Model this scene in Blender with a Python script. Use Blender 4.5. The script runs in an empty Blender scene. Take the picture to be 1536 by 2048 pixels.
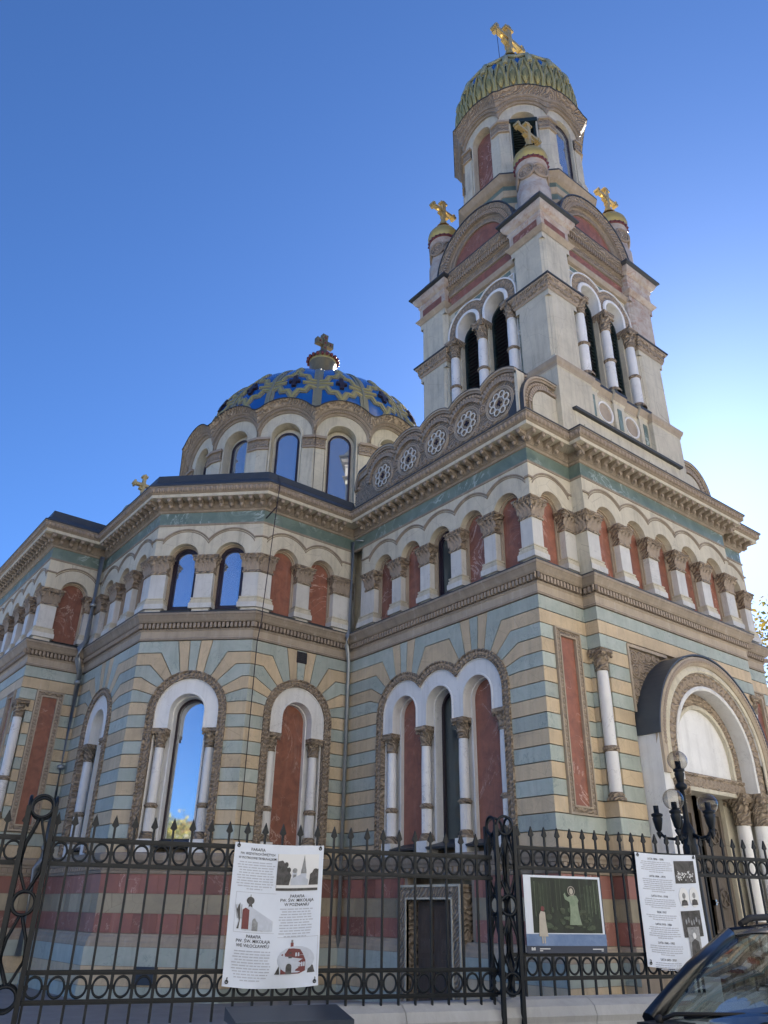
import bpy, math, random
from mathutils import Vector, Matrix
from mathutils.geometry import tessellate_polygon
R_ = math.radians
random.seed(7)
sc = bpy.context.scene
COL = sc.collection

# ------------------------------------------------------------------ camera
CAM = Vector((-11.756, -9.853, 1.65))
YAW, PITCH, ROLL = R_(37.972), R_(27.314), R_(1.003)
h = Vector((math.sin(YAW), math.cos(YAW), 0)); r = Vector((math.cos(YAW), -math.sin(YAW), 0)); zz = Vector((0, 0, 1))
fw = math.cos(PITCH) * h + math.sin(PITCH) * zz
up = -math.sin(PITCH) * h + math.cos(PITCH) * zz
c_, s_ = math.cos(ROLL), math.sin(ROLL)
rx, ux = c_ * r + s_ * up, -s_ * r + c_ * up
cam = bpy.data.cameras.new('camera'); camo = bpy.data.objects.new('camera', cam); COL.objects.link(camo)
mw = Matrix((rx, ux, -fw)).transposed().to_4x4(); mw.translation = CAM
camo.matrix_world = mw
cam.sensor_fit = 'VERTICAL'; cam.sensor_height = 24; cam.sensor_width = 18
cam.lens = 1553 / 2048 * 24; cam.clip_start = .1; cam.clip_end = 3000
sc.camera = camo

# ------------------------------------------------------------------ sky, sun, exposure
SUN_EL, SUN_AZ = R_(26.4), R_(64.3)
w = bpy.data.worlds.new('World'); sc.world = w; w.use_nodes = True
nt = w.node_tree; nt.nodes.clear()
sky = nt.nodes.new('ShaderNodeTexSky'); sky.sky_type = 'NISHITA'; sky.sun_disc = False
sky.sun_elevation = SUN_EL; sky.sun_rotation = SUN_AZ; sky.altitude = 200
sky.air_density = 0.75; sky.dust_density = 0.36; sky.ozone_density = 10.0
bg = nt.nodes.new('ShaderNodeBackground'); bg.inputs[1].default_value = .05
wo = nt.nodes.new('ShaderNodeOutputWorld')
nt.links.new(sky.outputs[0], bg.inputs[0]); nt.links.new(bg.outputs[0], wo.inputs[0])
sun = bpy.data.lights.new('sun', 'SUN'); sun.energy = 5.0; sun.angle = R_(.5); sun.color = (1, .93, .82)
suno = bpy.data.objects.new('sun', sun); COL.objects.link(suno)
sd = Vector((math.sin(SUN_AZ) * math.cos(SUN_EL), math.cos(SUN_AZ) * math.cos(SUN_EL), math.sin(SUN_EL)))
suno.rotation_euler = sd.to_track_quat('Z', 'Y').to_euler(); suno.location = (40, 30, 60)
vs = sc.view_settings; vs.view_transform = 'Standard'; vs.look = 'None'; vs.exposure = 2.25; vs.gamma = 1; vs.use_curve_mapping = False

# ------------------------------------------------------------------ materials
MATS = {}
def nd(t, typ, **k):
    n = t.nodes.new(typ)
    for a, b in k.items():
        setattr(n, a, b)
    return n
def mat(name, base, rough=.6, alt=None, altscale=3., altamt=.5, vein=None, veinscale=1.2, veinw=.02, veinamt=.8,
        bump=0., bscale=30., orn=0., oscale=14., metal=0., rnd=.08, grime=.0, spec=.4, stretch=None, coat=0., crack=0., streak=0.):
    m = bpy.data.materials.new(name); m.use_nodes = True; t = m.node_tree; t.nodes.clear()
    L = t.links.new
    out = nd(t, 'ShaderNodeOutputMaterial'); p = nd(t, 'ShaderNodeBsdfPrincipled'); L(p.outputs[0], out.inputs[0])
    p.inputs['Roughness'].default_value = rough; p.inputs['Metallic'].default_value = metal
    p.inputs['Specular IOR Level'].default_value = spec; p.inputs['Coat Weight'].default_value = coat
    tc = nd(t, 'ShaderNodeTexCoord'); oi = nd(t, 'ShaderNodeObjectInfo')
    mu = nd(t, 'ShaderNodeMath', operation='MULTIPLY'); mu.inputs[1].default_value = 57.; L(oi.outputs['Random'], mu.inputs[0])
    va = nd(t, 'ShaderNodeVectorMath', operation='ADD'); L(tc.outputs['Object'], va.inputs[0]); L(mu.outputs[0], va.inputs[1])
    co = va.outputs[0]
    if stretch:
        ms = nd(t, 'ShaderNodeVectorMath', operation='MULTIPLY'); ms.inputs[1].default_value = stretch; L(co, ms.inputs[0]); co = ms.outputs[0]
    col = nd(t, 'ShaderNodeRGB'); col.outputs[0].default_value = (*base, 1); cur = col.outputs[0]
    def mix(a, fac, b, k):
        x = nd(t, 'ShaderNodeMix', data_type='RGBA'); x.blend_type = k; L(a, x.inputs[6])
        if isinstance(b, tuple): x.inputs[7].default_value = (*b, 1)
        else: L(b, x.inputs[7])
        if isinstance(fac, float): x.inputs[0].default_value = fac
        else: L(fac, x.inputs[0])
        return x.outputs[2]
    def noise(scale, detail=6., rough_=.6, dist=0.):
        n = nd(t, 'ShaderNodeTexNoise'); n.inputs['Scale'].default_value = scale; n.inputs['Detail'].default_value = detail
        n.inputs['Roughness'].default_value = rough_; n.inputs['Distortion'].default_value = dist; L(co, n.inputs['Vector']); return n.outputs['Fac']
    def rng(v, a, b, c=0., d=1.):
        n = nd(t, 'ShaderNodeMapRange'); L(v, n.inputs[0]); n.inputs[1].default_value = a; n.inputs[2].default_value = b
        n.inputs[3].default_value = c; n.inputs[4].default_value = d; return n.outputs[0]
    if alt: cur = mix(cur, rng(noise(altscale, 8., .65, .6), .38, .66, 0., altamt), alt, 'MIX')
    if vein:
        n1 = noise(veinscale, 7., .6, 1.6)
        a = nd(t, 'ShaderNodeMath', operation='SUBTRACT'); L(n1, a.inputs[0]); a.inputs[1].default_value = .5
        b = nd(t, 'ShaderNodeMath', operation='ABSOLUTE'); L(a.outputs[0], b.inputs[0])
        v = rng(b.outputs[0], 0., veinw, veinamt, 0.)
        msk = rng(noise(veinscale * .7, 2.), .48, .62)
        k = nd(t, 'ShaderNodeMath', operation='MULTIPLY'); L(v, k.inputs[0]); L(msk, k.inputs[1])
        cur = mix(cur, k.outputs[0], vein, 'MIX')
    if crack:
        vo = nd(t, 'ShaderNodeTexVoronoi', feature='DISTANCE_TO_EDGE'); vo.inputs['Scale'].default_value = 1.3; L(co, vo.inputs['Vector'])
        cur = mix(cur, rng(vo.outputs['Distance'], 0., .006, crack, 0.), (.08, .07, .06), 'MIX')
    if grime:
        g = rng(noise(1.1, 8., .7, .3), .45, .75, 0., grime); cur = mix(cur, g, (.10, .09, .075), 'MIX')
    if streak:
        sm = nd(t, 'ShaderNodeVectorMath', operation='MULTIPLY'); sm.inputs[1].default_value = (5.5, 5.5, .45); L(tc.outputs['Object'], sm.inputs[0])
        sn = nd(t, 'ShaderNodeTexNoise'); sn.inputs['Scale'].default_value = 1.; sn.inputs['Detail'].default_value = 7.; sn.inputs['Roughness'].default_value = .7; L(sm.outputs[0], sn.inputs['Vector'])
        cur = mix(cur, rng(sn.outputs['Fac'], .50, .74, 0., streak), (.13, .12, .105), 'MIX')
        cur = mix(cur, rng(sn.outputs['Fac'], .30, .44, streak * .5, 0.), (.72, .70, .66), 'MIX')
    if rnd:
        rr = rng(oi.outputs['Random'], 0., 1., 1 - rnd, 1 + rnd)
        cx = nd(t, 'ShaderNodeCombineColor'); [L(rr, cx.inputs[i]) for i in range(3)]
        cur = mix(cur, 1., cx.outputs[0], 'MULTIPLY')
    hgt = None
    if orn:
        v1 = nd(t, 'ShaderNodeTexVoronoi', feature='SMOOTH_F1'); v1.inputs['Scale'].default_value = oscale; L(co, v1.inputs['Vector'])
        wv = nd(t, 'ShaderNodeTexWave', wave_type='RINGS'); wv.inputs['Scale'].default_value = oscale * .45; wv.inputs['Distortion'].default_value = 9.
        wv.inputs['Detail'].default_value = 2.; L(co, wv.inputs['Vector'])
        ad = nd(t, 'ShaderNodeMath', operation='MULTIPLY_ADD'); L(wv.outputs['Fac'], ad.inputs[0]); ad.inputs[1].default_value = .5; L(v1.outputs['Distance'], ad.inputs[2])
        bn = nd(t, 'ShaderNodeBump'); bn.inputs['Strength'].default_value = orn; bn.inputs['Distance'].default_value = .085; L(ad.outputs[0], bn.inputs['Height'])
        hgt = bn.outputs[0]
        cur = mix(cur, rng(wv.outputs['Fac'], .5, .9, 0., .6), tuple(min(1, x * 1.7) for x in base), 'MIX')  # raised crests of the carving tinted lighter: highlights put into the colour
    if bump:
        b2 = nd(t, 'ShaderNodeBump'); b2.inputs['Strength'].default_value = bump; b2.inputs['Distance'].default_value = .02
        L(noise(bscale, 8., .65), b2.inputs['Height'])
        if hgt: L(hgt, b2.inputs['Normal'])
        hgt = b2.outputs[0]
    if hgt: L(hgt, p.inputs['Normal'])
    L(cur, p.inputs['Base Color'])
    MATS[name] = m
    return m

mat('tan', (.575, .46, .305), .7, (.475, .38, .26), 2.2, .75, vein=(.30, .25, .19), veinscale=2.2, veinw=.014, veinamt=.55, bump=.18, bscale=25, rnd=.09, grime=.22, crack=.3, streak=.3)
mat('blue', (.35, .405, .365), .62, (.435, .475, .435), 2.6, .8, vein=(.20, .26, .25), veinscale=2.6, veinw=.025, veinamt=.75, bump=.15, bscale=25, rnd=.1, grime=.2, streak=.28)
mat('bandstone', (.42, .35, .265), .7, (.34, .285, .22), 2.0, .7, bump=.2, rnd=.06, grime=.3, streak=.35)
mat('cream', (.59, .55, .435), .7, (.49, .455, .365), 1.4, .65, vein=(.36, .34, .29), veinscale=1.7, veinw=.012, veinamt=.5, bump=.25, rnd=.05, grime=.24, crack=.45, streak=.4)
mat('white', (.75, .755, .745), .55, (.67, .675, .67), 1.8, .65, vein=(.36, .37, .37), veinscale=1.9, veinw=.01, veinamt=.55, bump=.1, rnd=.05, grime=.14, streak=.25)
mat('pilmarble', (.62, .615, .58), .5, (.53, .53, .50), 1.6, .7, vein=(.33, .34, .34), veinscale=2.2, veinw=.014, veinamt=.7, bump=.12, rnd=.08, grime=.2, streak=.3)
mat('marble', (.75, .755, .75), .42, (.66, .67, .67), 2., .65, vein=(.28, .29, .31), veinscale=2.2, veinw=.013, veinamt=.8, rnd=.06, grime=.1, streak=.18)
mat('red', (.29, .115, .075), .55, (.18, .075, .053), 4., .9, vein=(.60, .44, .38), veinscale=.9, veinw=.013, veinamt=.85, bump=.1, bscale=40, rnd=.14, grime=.1, streak=.16)
mat('redblock', (.29, .125, .098), .5, (.225, .105, .09), 3., .8, vein=(.62, .46, .40), veinscale=1.4, veinw=.014, veinamt=.8, bump=.1, rnd=.25, streak=.15)
mat('beigeblock', (.36, .31, .215), .5, (.28, .245, .18), 3., .8, vein=(.2, .17, .12), veinscale=2., veinw=.014, veinamt=.5, bump=.08, rnd=.18, crack=.4)
mat('green', (.165, .22, .185), .35, (.095, .14, .12), 2.0, .85, vein=(.50, .58, .56), veinscale=1.1, veinw=.026, veinamt=.8, rnd=.06)
mat('brown', (.29, .235, .175), .75, (.22, .175, .13), 3., .6, bump=.3, bscale=40, orn=1.0, oscale=9, rnd=.06, grime=.2)
mat('brownplain', (.31, .258, .20), .75, (.24, .20, .155), 2.5, .7, bump=.3, bscale=30, rnd=.08, grime=.3, streak=.4)
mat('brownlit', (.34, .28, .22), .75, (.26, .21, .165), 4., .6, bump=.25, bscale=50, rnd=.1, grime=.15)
mat('roof', (.055, .065, .078), .45, (.08, .09, .10), 3., .5, bump=.05, rnd=.08, metal=.2)
mat('leadedge', (.045, .05, .055), .5, rnd=.05)
mat('frame', (.028, .02, .03), .35, rnd=.1)
mat('glass', (.46, .50, .55), .03, metal=.75, rnd=.03, bump=.012, bscale=1.4, spec=.8)
mat('glassfilm', (.42, .47, .54), .07, metal=.75, rnd=.03, bump=.045, bscale=1.6, spec=.8, stretch=(2.2, 2.2, .8))
mat('darkglass', (.10, .125, .13), .03, metal=.5, rnd=.1, bump=.015, bscale=1.4, spec=.6)
mat('shutter', (.013, .027, .03), .55, rnd=.1)
mat('domeblue', (.012, .095, .34), .25, (.015, .125, .43), 1.2, .6, rnd=.1, spec=.5, coat=.15, bump=.03, bscale=4)
mat('lattice', (.24, .235, .165), .5, (.33, .32, .24), 6., .5, bump=.25, bscale=30, rnd=.08, metal=.2, grime=.2)
mat('latticegold', (.46, .39, .15), .45, (.36, .32, .16), 5., .6, rnd=.06, metal=.35, bump=.1)
mat('domegreen', (.35, .355, .235), .55, (.42, .41, .25), 4., .6, rnd=.06, metal=.2, bump=.2)
mat('bronze', (.15, .125, .075), .5, (.22, .18, .10), 4., .6, metal=.3, rnd=.05, bump=.15)
mat('gold', (.55, .40, .12), .38, (.42, .34, .16), 3., .6, metal=.4, rnd=.06, bump=.08)
mat('crossgold', (.58, .45, .21), .4, (.45, .35, .18), 5., .5, metal=.45, rnd=.05, bump=.1)
mat('redball', (.13, .03, .035), .3, rnd=.1)
mat('crumble', (.52, .48, .43), .85, (.36, .26, .20), 3.5, .75, bump=1.0, bscale=9, rnd=.05, grime=.3, vein=(.36, .17, .12), veinscale=2.5, veinw=.04, veinamt=.6)
mat('iron', (.0045, .008, .013), .5, (.009, .013, .019), 9., .4, bump=.1, bscale=60, rnd=.12, spec=.28)
mat('pipe', (.34, .37, .39), .4, (.25, .28, .30), 3., .6, rnd=.05, metal=.6)
mat('concrete', (.40, .41, .42), .85, (.31, .32, .33), 2.2, .7, bump=.35, bscale=18, rnd=.05, grime=.25, stretch=(1.6, 1.6, .5))
mat('asphalt', (.055, .055, .058), .9, (.04, .04, .042), 4., .6, bump=.4, bscale=60, rnd=0.)
mat('paving', (.26, .25, .235), .85, (.20, .19, .18), 2., .6, bump=.3, bscale=25, rnd=.1, grime=.2)
mat('soil', (.10, .085, .065), .95, (.16, .14, .11), 5., .7, bump=.6, bscale=20, rnd=0.)
mat('wood', (.075, .052, .038), .65, (.12, .088, .066), 4., .8, bump=.5, bscale=14, rnd=.2, stretch=(6, 6, .5))
mat('doorwood', (.10, .082, .066), .6, (.16, .135, .11), 4., .8, bump=.4, bscale=14, rnd=.1, stretch=(6, 6, .5))
mat('vinyl', (.60, .67, .80), .5, (.52, .59, .73), 2., .5, bump=.05, bscale=4, rnd=.02, grime=.04)
mat('photosoft', (.46, .51, .62), .6, (.36, .41, .50), 12., .7, rnd=.05)
mat('ink', (.01, .01, .02), .6, rnd=0.)
mat('inkgrey', (.36, .40, .50), .6, rnd=0.)
mat('photodark', (.03, .032, .035), .6, (.10, .10, .11), 14., .8, rnd=.1)
mat('photogrey', (.28, .30, .33), .6, (.12, .13, .15), 20., .8, rnd=.15)
mat('photowhite', (.62, .65, .70), .6, rnd=.05)
mat('photored', (.16, .045, .05), .6, (.10, .03, .035), 18., .6, rnd=.1)
mat('forest', (.004, .011, .010), .55, (.018, .034, .022), 7., .9, rnd=.02, vein=(.06, .09, .08), veinscale=4., veinw=.03, veinamt=.5, stretch=(1, 1, .35))
mat('forestlight', (.06, .085, .055), .55, (.02, .034, .022), 16., .9, rnd=.5)
mat('palefig', (.22, .28, .21), .6, (.10, .16, .11), 20., .6, rnd=.05)
mat('coat', (.42, .40, .36), .6, (.33, .31, .28), 15., .6, rnd=.05)
mat('posterblue', (.10, .17, .33), .55, (.24, .34, .55), 4., .5, rnd=.02)
mat('postercap', (.03, .042, .075), .55, rnd=0.)
mat('carpaint', (.008, .009, .012), .3, rnd=0., metal=.2, spec=.4, coat=.5)
mat('carroof', (.40, .43, .47), .28, rnd=0., metal=.6, spec=.6, coat=1.)
mat('rubber', (.012, .012, .013), .7, rnd=0.)
mat('carinside', (.03, .032, .034), .8, rnd=0.)
mat('chrome', (.5, .5, .52), .2, metal=1., rnd=0.)
mat('bark', (.085, .065, .05), .9, (.05, .04, .03), 6., .7, bump=.6, bscale=14, rnd=.1, stretch=(3, 3, .6))
mat('leafA', (.42, .33, .06), .6, rnd=.3)
mat('leafB', (.13, .15, .035), .6, rnd=.3)
mat('housewall', (.72, .65, .53), .8, (.58, .53, .44), 1., .5, bump=.2, rnd=.08, grime=.1)
mat('housewall2', (.76, .72, .63), .8, (.62, .59, .52), 1., .5, bump=.2, rnd=.05, grime=.1)
mat('rooftile', (.22, .085, .055), .8, (.16, .07, .05), 5., .6, bump=.4, rnd=.1)
mat('cabinet', (.035, .05, .075), .45, (.05, .065, .09), 3., .5, rnd=.05, metal=.3)
mat('rust', (.22, .07, .035), .8, (.13, .05, .03), 8., .6, rnd=.05)
def glassmat():
    m = bpy.data.materials.new('clearglass'); m.use_nodes = True; t = m.node_tree; t.nodes.clear()
    out = nd(t, 'ShaderNodeOutputMaterial'); g = nd(t, 'ShaderNodeBsdfGlossy'); g.inputs['Roughness'].default_value = .02; g.inputs['Color'].default_value = (.9, .95, 1, 1)
    tr = nd(t, 'ShaderNodeBsdfTransparent'); tr.inputs['Color'].default_value = (.62, .70, .68, 1)
    lw = nd(t, 'ShaderNodeLayerWeight'); lw.inputs[0].default_value = .5; pw = nd(t, 'ShaderNodeMath', operation='POWER'); t.links.new(lw.outputs['Facing'], pw.inputs[0]); pw.inputs[1].default_value = 2.6
    fr = nd(t, 'ShaderNodeMath', operation='MULTIPLY_ADD'); t.links.new(pw.outputs[0], fr.inputs[0]); fr.inputs[1].default_value = .8; fr.inputs[2].default_value = .10; mx = nd(t, 'ShaderNodeMixShader')
    t.links.new(fr.outputs[0], mx.inputs[0]); t.links.new(tr.outputs[0], mx.inputs[1]); t.links.new(g.outputs[0], mx.inputs[2]); t.links.new(mx.outputs[0], out.inputs[0])
    MATS['clearglass'] = m
    m = m.copy(); m.name = 'globeglass'; MATS['globeglass'] = m
    for n in m.node_tree.nodes:
        if n.type == 'BSDF_GLOSSY': n.inputs['Color'].default_value = (.45, .46, .47, 1); n.inputs['Roughness'].default_value = .12
    for n in m.node_tree.nodes:
        if n.type == 'BSDF_TRANSPARENT': n.inputs['Color'].default_value = (.80, .785, .75, 1)
glassmat()

# ------------------------------------------------------------------ mesh builder
class MB:
    def __init__(s): s.v = []; s.f = []; s.m = []; s.sm = []
    def add(s, vs_, fs, m=0, sm=False):
        o = len(s.v); s.v.extend(vs_)
        for f in fs: s.f.append([i + o for i in f]); s.m.append(m); s.sm.append(sm)
        return s
    def box(s, P, s0, s1, z0, z1, d0, d1, m=0):
        v = [P(a, b, c) for c in (d0, d1) for b in (z0, z1) for a in (s0, s1)]
        return s.add(v, [(0, 2, 3, 1), (4, 5, 7, 6), (0, 1, 5, 4), (2, 6, 7, 3), (0, 4, 6, 2), (1, 3, 7, 5)], m)
    def prism(s, P, loop, d0, d1, m=0, back=False, msides=None):
        a = sum(loop[i - 1][0] * loop[i][1] - loop[i][0] * loop[i - 1][1] for i in range(len(loop)))
        if a < 0: loop = loop[::-1]
        n = len(loop); v = [P(x, y, d1) for x, y in loop] + [P(x, y, d0) for x, y in loop]
        if n == 4: fs = [(0, 1, 2, 3)]
        else:
            fs = [tuple(t) for t in tessellate_polygon([[Vector((x, y, 0)) for x, y in loop]])]
            fs = [f if (loop[f[1]][0] - loop[f[0]][0]) * (loop[f[2]][1] - loop[f[0]][1]) - (loop[f[2]][0] - loop[f[0]][0]) * (loop[f[1]][1] - loop[f[0]][1]) > 0 else f[::-1] for f in fs]
        s.add(v, fs, m)
        o = len(s.v) - 2 * n
        for i in range(n):
            j = (i + 1) % n; s.f.append([o + i, o + n + i, o + n + j, o + j]); s.m.append(m if msides is None else msides); s.sm.append(False)
        if back:
            for f in fs: s.f.append([o + n + i for i in f[::-1]]); s.m.append(m); s.sm.append(False)
        return s
    def sweep(s, P, prof, s0, s1, m=0, ms=None):
        """profile [(d,z)] bottom to top along a wall"""
        v = [P(s0, z, d) for d, z in prof] + [P(s1, z, d) for d, z in prof]; n = len(prof)
        o = len(s.v); s.v.extend(v)
        for i in range(n - 1):
            s.f.append([o + i, o + n + i, o + n + i + 1, o + i + 1]); s.m.append(ms[i] if ms else m); s.sm.append(False)
        for e in (0, n): s.f.append([o + e + i for i in (range(n) if e else range(n - 1, -1, -1))]); s.m.append(m); s.sm.append(False)
        return s
    def arch(s, P, cs, cz, prof, a0=180., a1=0., n=20, m=0, clip=None, zb=None, cap=True, ms=None):
        """sweep closed profile [(r,d)] round an arc; clip = half spacing on (left,right)"""
        k = len(prof); rows = []
        def lim(r_, side):
            if clip and clip[side] is not None and r_ > clip[side]: return math.degrees(math.acos(clip[side] / r_))
            return None
        if zb is not None: rows.append([(cs - r_, zb, d) for r_, d in prof])
        for i in range(n + 1):
            row = []
            for r_, d in prof:
                l, q = lim(r_, 0), lim(r_, 1)
                A0 = a0 if l is None else min(a0, 180 - l); A1 = a1 if q is None else max(a1, q)
                a = R_(A0 + (A1 - A0) * i / n); x = cs + r_ * math.cos(a)
                if clip and i == 0 and l is not None: x = cs - clip[0]
                if clip and i == n and q is not None: x = cs + clip[1]
                row.append((x, cz + r_ * math.sin(a), d))
            rows.append(row)
        if zb is not None: rows.append([(cs + r_, zb, d) for r_, d in prof])
        o = len(s.v)
        for row in rows: s.v.extend(P(*q) for q in row)
        for i in range(len(rows) - 1):
            for j in range(k):
                j2 = (j + 1) % k
                s.f.append([o + i * k + j, o + i * k + j2, o + (i + 1) * k + j2, o + (i + 1) * k + j]); s.m.append(ms[j] if ms else m); s.sm.append(False)
        if cap:
            for e in (0, len(rows) - 1): s.f.append([o + e * k + j for j in range(k)]); s.m.append(m); s.sm.append(False)
        return s
    def lathe(s, x, y, prof, n=24, m=0, sm=True, mod=None, ms=None, z0=0., a0=0., a1=360.):
        full = abs(a1 - a0) >= 360; cnt = n if full else n + 1
        o = len(s.v)
        for r_, z in prof:
            for i in range(cnt):
                a = R_(a0 + (a1 - a0) * i / n); q = r_ * (mod(i, z) if mod else 1)
                s.v.append(Vector((x + q * math.cos(a), y + q * math.sin(a), z + z0)))
        for k in range(len(prof) - 1):
            for i in range(n):
                j = (i + 1) % cnt
                s.f.append([o + k * cnt + i, o + k * cnt + j, o + (k + 1) * cnt + j, o + (k + 1) * cnt + i]); s.m.append(ms[k] if ms else m); s.sm.append(sm)
        return s
    def tube(s, pts, rad, n=6, m=0, cap=True, sm=True):
        pts = [Vector(p) for p in pts]; o = len(s.v); N = len(pts)
        rads = rad if isinstance(rad, (list, tuple)) else [rad] * N
        for i, p in enumerate(pts):
            t = (pts[min(i + 1, N - 1)] - pts[max(i - 1, 0)]).normalized()
            a = t.cross(Vector((0, 0, 1)));
            if a.length < 1e-3: a = t.cross(Vector((1, 0, 0)))
            a.normalize(); b = t.cross(a)
            for k in range(n):
                q = 2 * math.pi * (k + .5) / n; s.v.append(p + (a * math.cos(q) + b * math.sin(q)) * rads[i])
        for i in range(N - 1):
            for k in range(n):
                k2 = (k + 1) % n; s.f.append([o + i * n + k, o + i * n + k2, o + (i + 1) * n + k2, o + (i + 1) * n + k]); s.m.append(m); s.sm.append(sm)
        if cap:
            s.f.append([o + k for k in range(n)][::-1]); s.m.append(m); s.sm.append(False)
            s.f.append([o + (N - 1) * n + k for k in range(n)]); s.m.append(m); s.sm.append(False)
        return s
    def torus(s, c, u, v, R0, r0, n=20, k=6, m=0):
        c, u, v = Vector(c), Vector(u), Vector(v); w_ = u.cross(v); o = len(s.v)
        for i in range(n):
            a = 2 * math.pi * i / n; d = u * math.cos(a) + v * math.sin(a)
            for j in range(k):
                b = 2 * math.pi * (j + .5) / k; s.v.append(c + d * (R0 + r0 * math.cos(b)) + w_ * (r0 * math.sin(b)))
        for i in range(n):
            for j in range(k):
                i2, j2 = (i + 1) % n, (j + 1) % k
                s.f.append([o + i * k + j, o + i2 * k + j, o + i2 * k + j2, o + i * k + j2]); s.m.append(m); s.sm.append(True)
        return s
    def knob(s, c, rad, m=0, n=8, k=5, sq=(1, 1, 1)):
        o = len(s.v); c = Vector(c)
        for i in range(k + 1):
            t = math.pi * i / k
            for j in range(n):
                a = 2 * math.pi * j / n; s.v.append(c + Vector((math.sin(t) * math.cos(a) * rad * sq[0], math.sin(t) * math.sin(a) * rad * sq[1], -math.cos(t) * rad * sq[2])))
        for i in range(k):
            for j in range(n):
                j2 = (j + 1) % n; s.f.append([o + i * n + j, o + i * n + j2, o + (i + 1) * n + j2, o + (i + 1) * n + j]); s.m.append(m); s.sm.append(True)
        return s
    def pyr(s, P, s0, s1, z0, z1, d0, d1, m=0):
        v = [P(s0, z0, d0), P(s1, z0, d0), P(s1, z1, d0), P(s0, z1, d0), P((s0 + s1) / 2, (z0 + z1) / 2, d1)]
        return s.add(v, [(0, 1, 4), (1, 2, 4), (2, 3, 4), (3, 0, 4)], m)
    def mesh(s, name, mats):
        me = bpy.data.meshes.new(name); me.from_pydata([tuple(v) for v in s.v], [], s.f)
        for x in mats: me.materials.append(MATS[x])
        me.polygons.foreach_set('material_index', s.m); me.polygons.foreach_set('use_smooth', s.sm); me.update()
        return me

def inst(name, me, parent=None, loc=(0, 0, 0), rz=0., label=None, cat=None, group=None, kind=None):
    o = bpy.data.objects.new(name, me); COL.objects.link(o); o.location = loc; o.rotation_euler = (0, 0, rz)
    if parent: o.parent = parent
    if label: o['label'] = label
    if cat: o['category'] = cat
    if group: o['group'] = group
    if kind: o['kind'] = kind
    return o
def emit(name, mb, mats, parent=None, **k):
    if isinstance(mats, str): mats = [mats]
    return inst(name, mb.mesh(name, mats), parent, **k)
def empty(name, label, cat, loc=(0, 0, 0), rz=0., group=None):
    return inst(name, None, None, loc, rz, label, cat, group)

class Wall:
    """vertical wall: s to the right seen from outside, d outwards; ends mitred into the neighbours"""
    def __init__(w_, O, u, L, mL=0., mR=0.):
        w_.O = Vector((O[0], O[1])); w_.u = Vector(u).normalized(); w_.n = Vector((w_.u.y, -w_.u.x)); w_.L = L; w_.mL = mL; w_.mR = mR
    def __call__(w_, s, z, d):
        if s <= 1e-6: s = s - d * w_.mL
        elif s >= w_.L - 1e-6: s = s + d * w_.mR
        q = w_.O + w_.u * s + w_.n * d
        return Vector((q.x, q.y, z))

def arc(cs, cz, r_, a0, a1, n=18):
    return [(cs + r_ * math.cos(R_(a0 + (a1 - a0) * i / n)), cz + r_ * math.sin(R_(a0 + (a1 - a0) * i / n))) for i in range(n + 1)]
def outl(cs, cz, r_, zb, n=18):
    p = [(cs[0] - r_, zb)]
    for i, c in enumerate(cs):
        a0 = 180 if i == 0 else 180 - math.degrees(math.acos((c - cs[i - 1]) / 2 / r_))
        a1 = 0 if i == len(cs) - 1 else math.degrees(math.acos((cs[i + 1] - c) / 2 / r_))
        q = arc(c, cz, r_, a0, a1, n); p += q if i == 0 else q[1:]
    return p + [(cs[-1] + r_, zb)]
def openings(cs, cz, r_, zb, n=18):
    p = []
    for c in reversed(cs): p += [(c + r_, zb)] + arc(c, cz, r_, 0, 180, n) + [(c - r_, zb)]
    return p
def inset(loop, e, L):
    a = sum(loop[i - 1][0] * loop[i][1] - loop[i][0] * loop[i - 1][1] for i in range(len(loop)))
    if a < 0: loop = loop[::-1]
    lp = [loop[0]]
    for q in loop[1:]:
        if math.hypot(q[0] - lp[-1][0], q[1] - lp[-1][1]) > 1e-4: lp.append(q)
    if math.hypot(lp[0][0] - lp[-1][0], lp[0][1] - lp[-1][1]) < 1e-4: lp.pop()
    n = len(lp); lines = []
    for i in range(n):
        p, q = lp[i], lp[(i + 1) % n]; dx, dy = q[0] - p[0], q[1] - p[1]; l = math.hypot(dx, dy); nx, ny = -dy / l, dx / l
        end = (abs(p[0]) < 1e-6 and abs(q[0]) < 1e-6) or (abs(p[0] - L) < 1e-6 and abs(q[0] - L) < 1e-6)
        ee = 0 if end else e
        lines.append(((p[0] + nx * ee, p[1] + ny * ee), (dx / l, dy / l)))
    out = []
    for i in range(n):
        (p, a_), (q, b_) = lines[i - 1], lines[i]; cr = a_[0] * b_[1] - a_[1] * b_[0]
        if abs(cr) < 1e-4: out.append(q); continue
        t = ((q[0] - p[0]) * b_[1] - (q[1] - p[1]) * b_[0]) / cr; out.append((p[0] + a_[0] * t, p[1] + a_[1] * t))
    return [(0. if abs(x) < 1e-5 else (L if abs(x - L) < 1e-5 else x), y) for x, y in out]

church = empty('church', 'ornate church with striped stone walls, blue tiled dome and tall bell tower', 'church')

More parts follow.
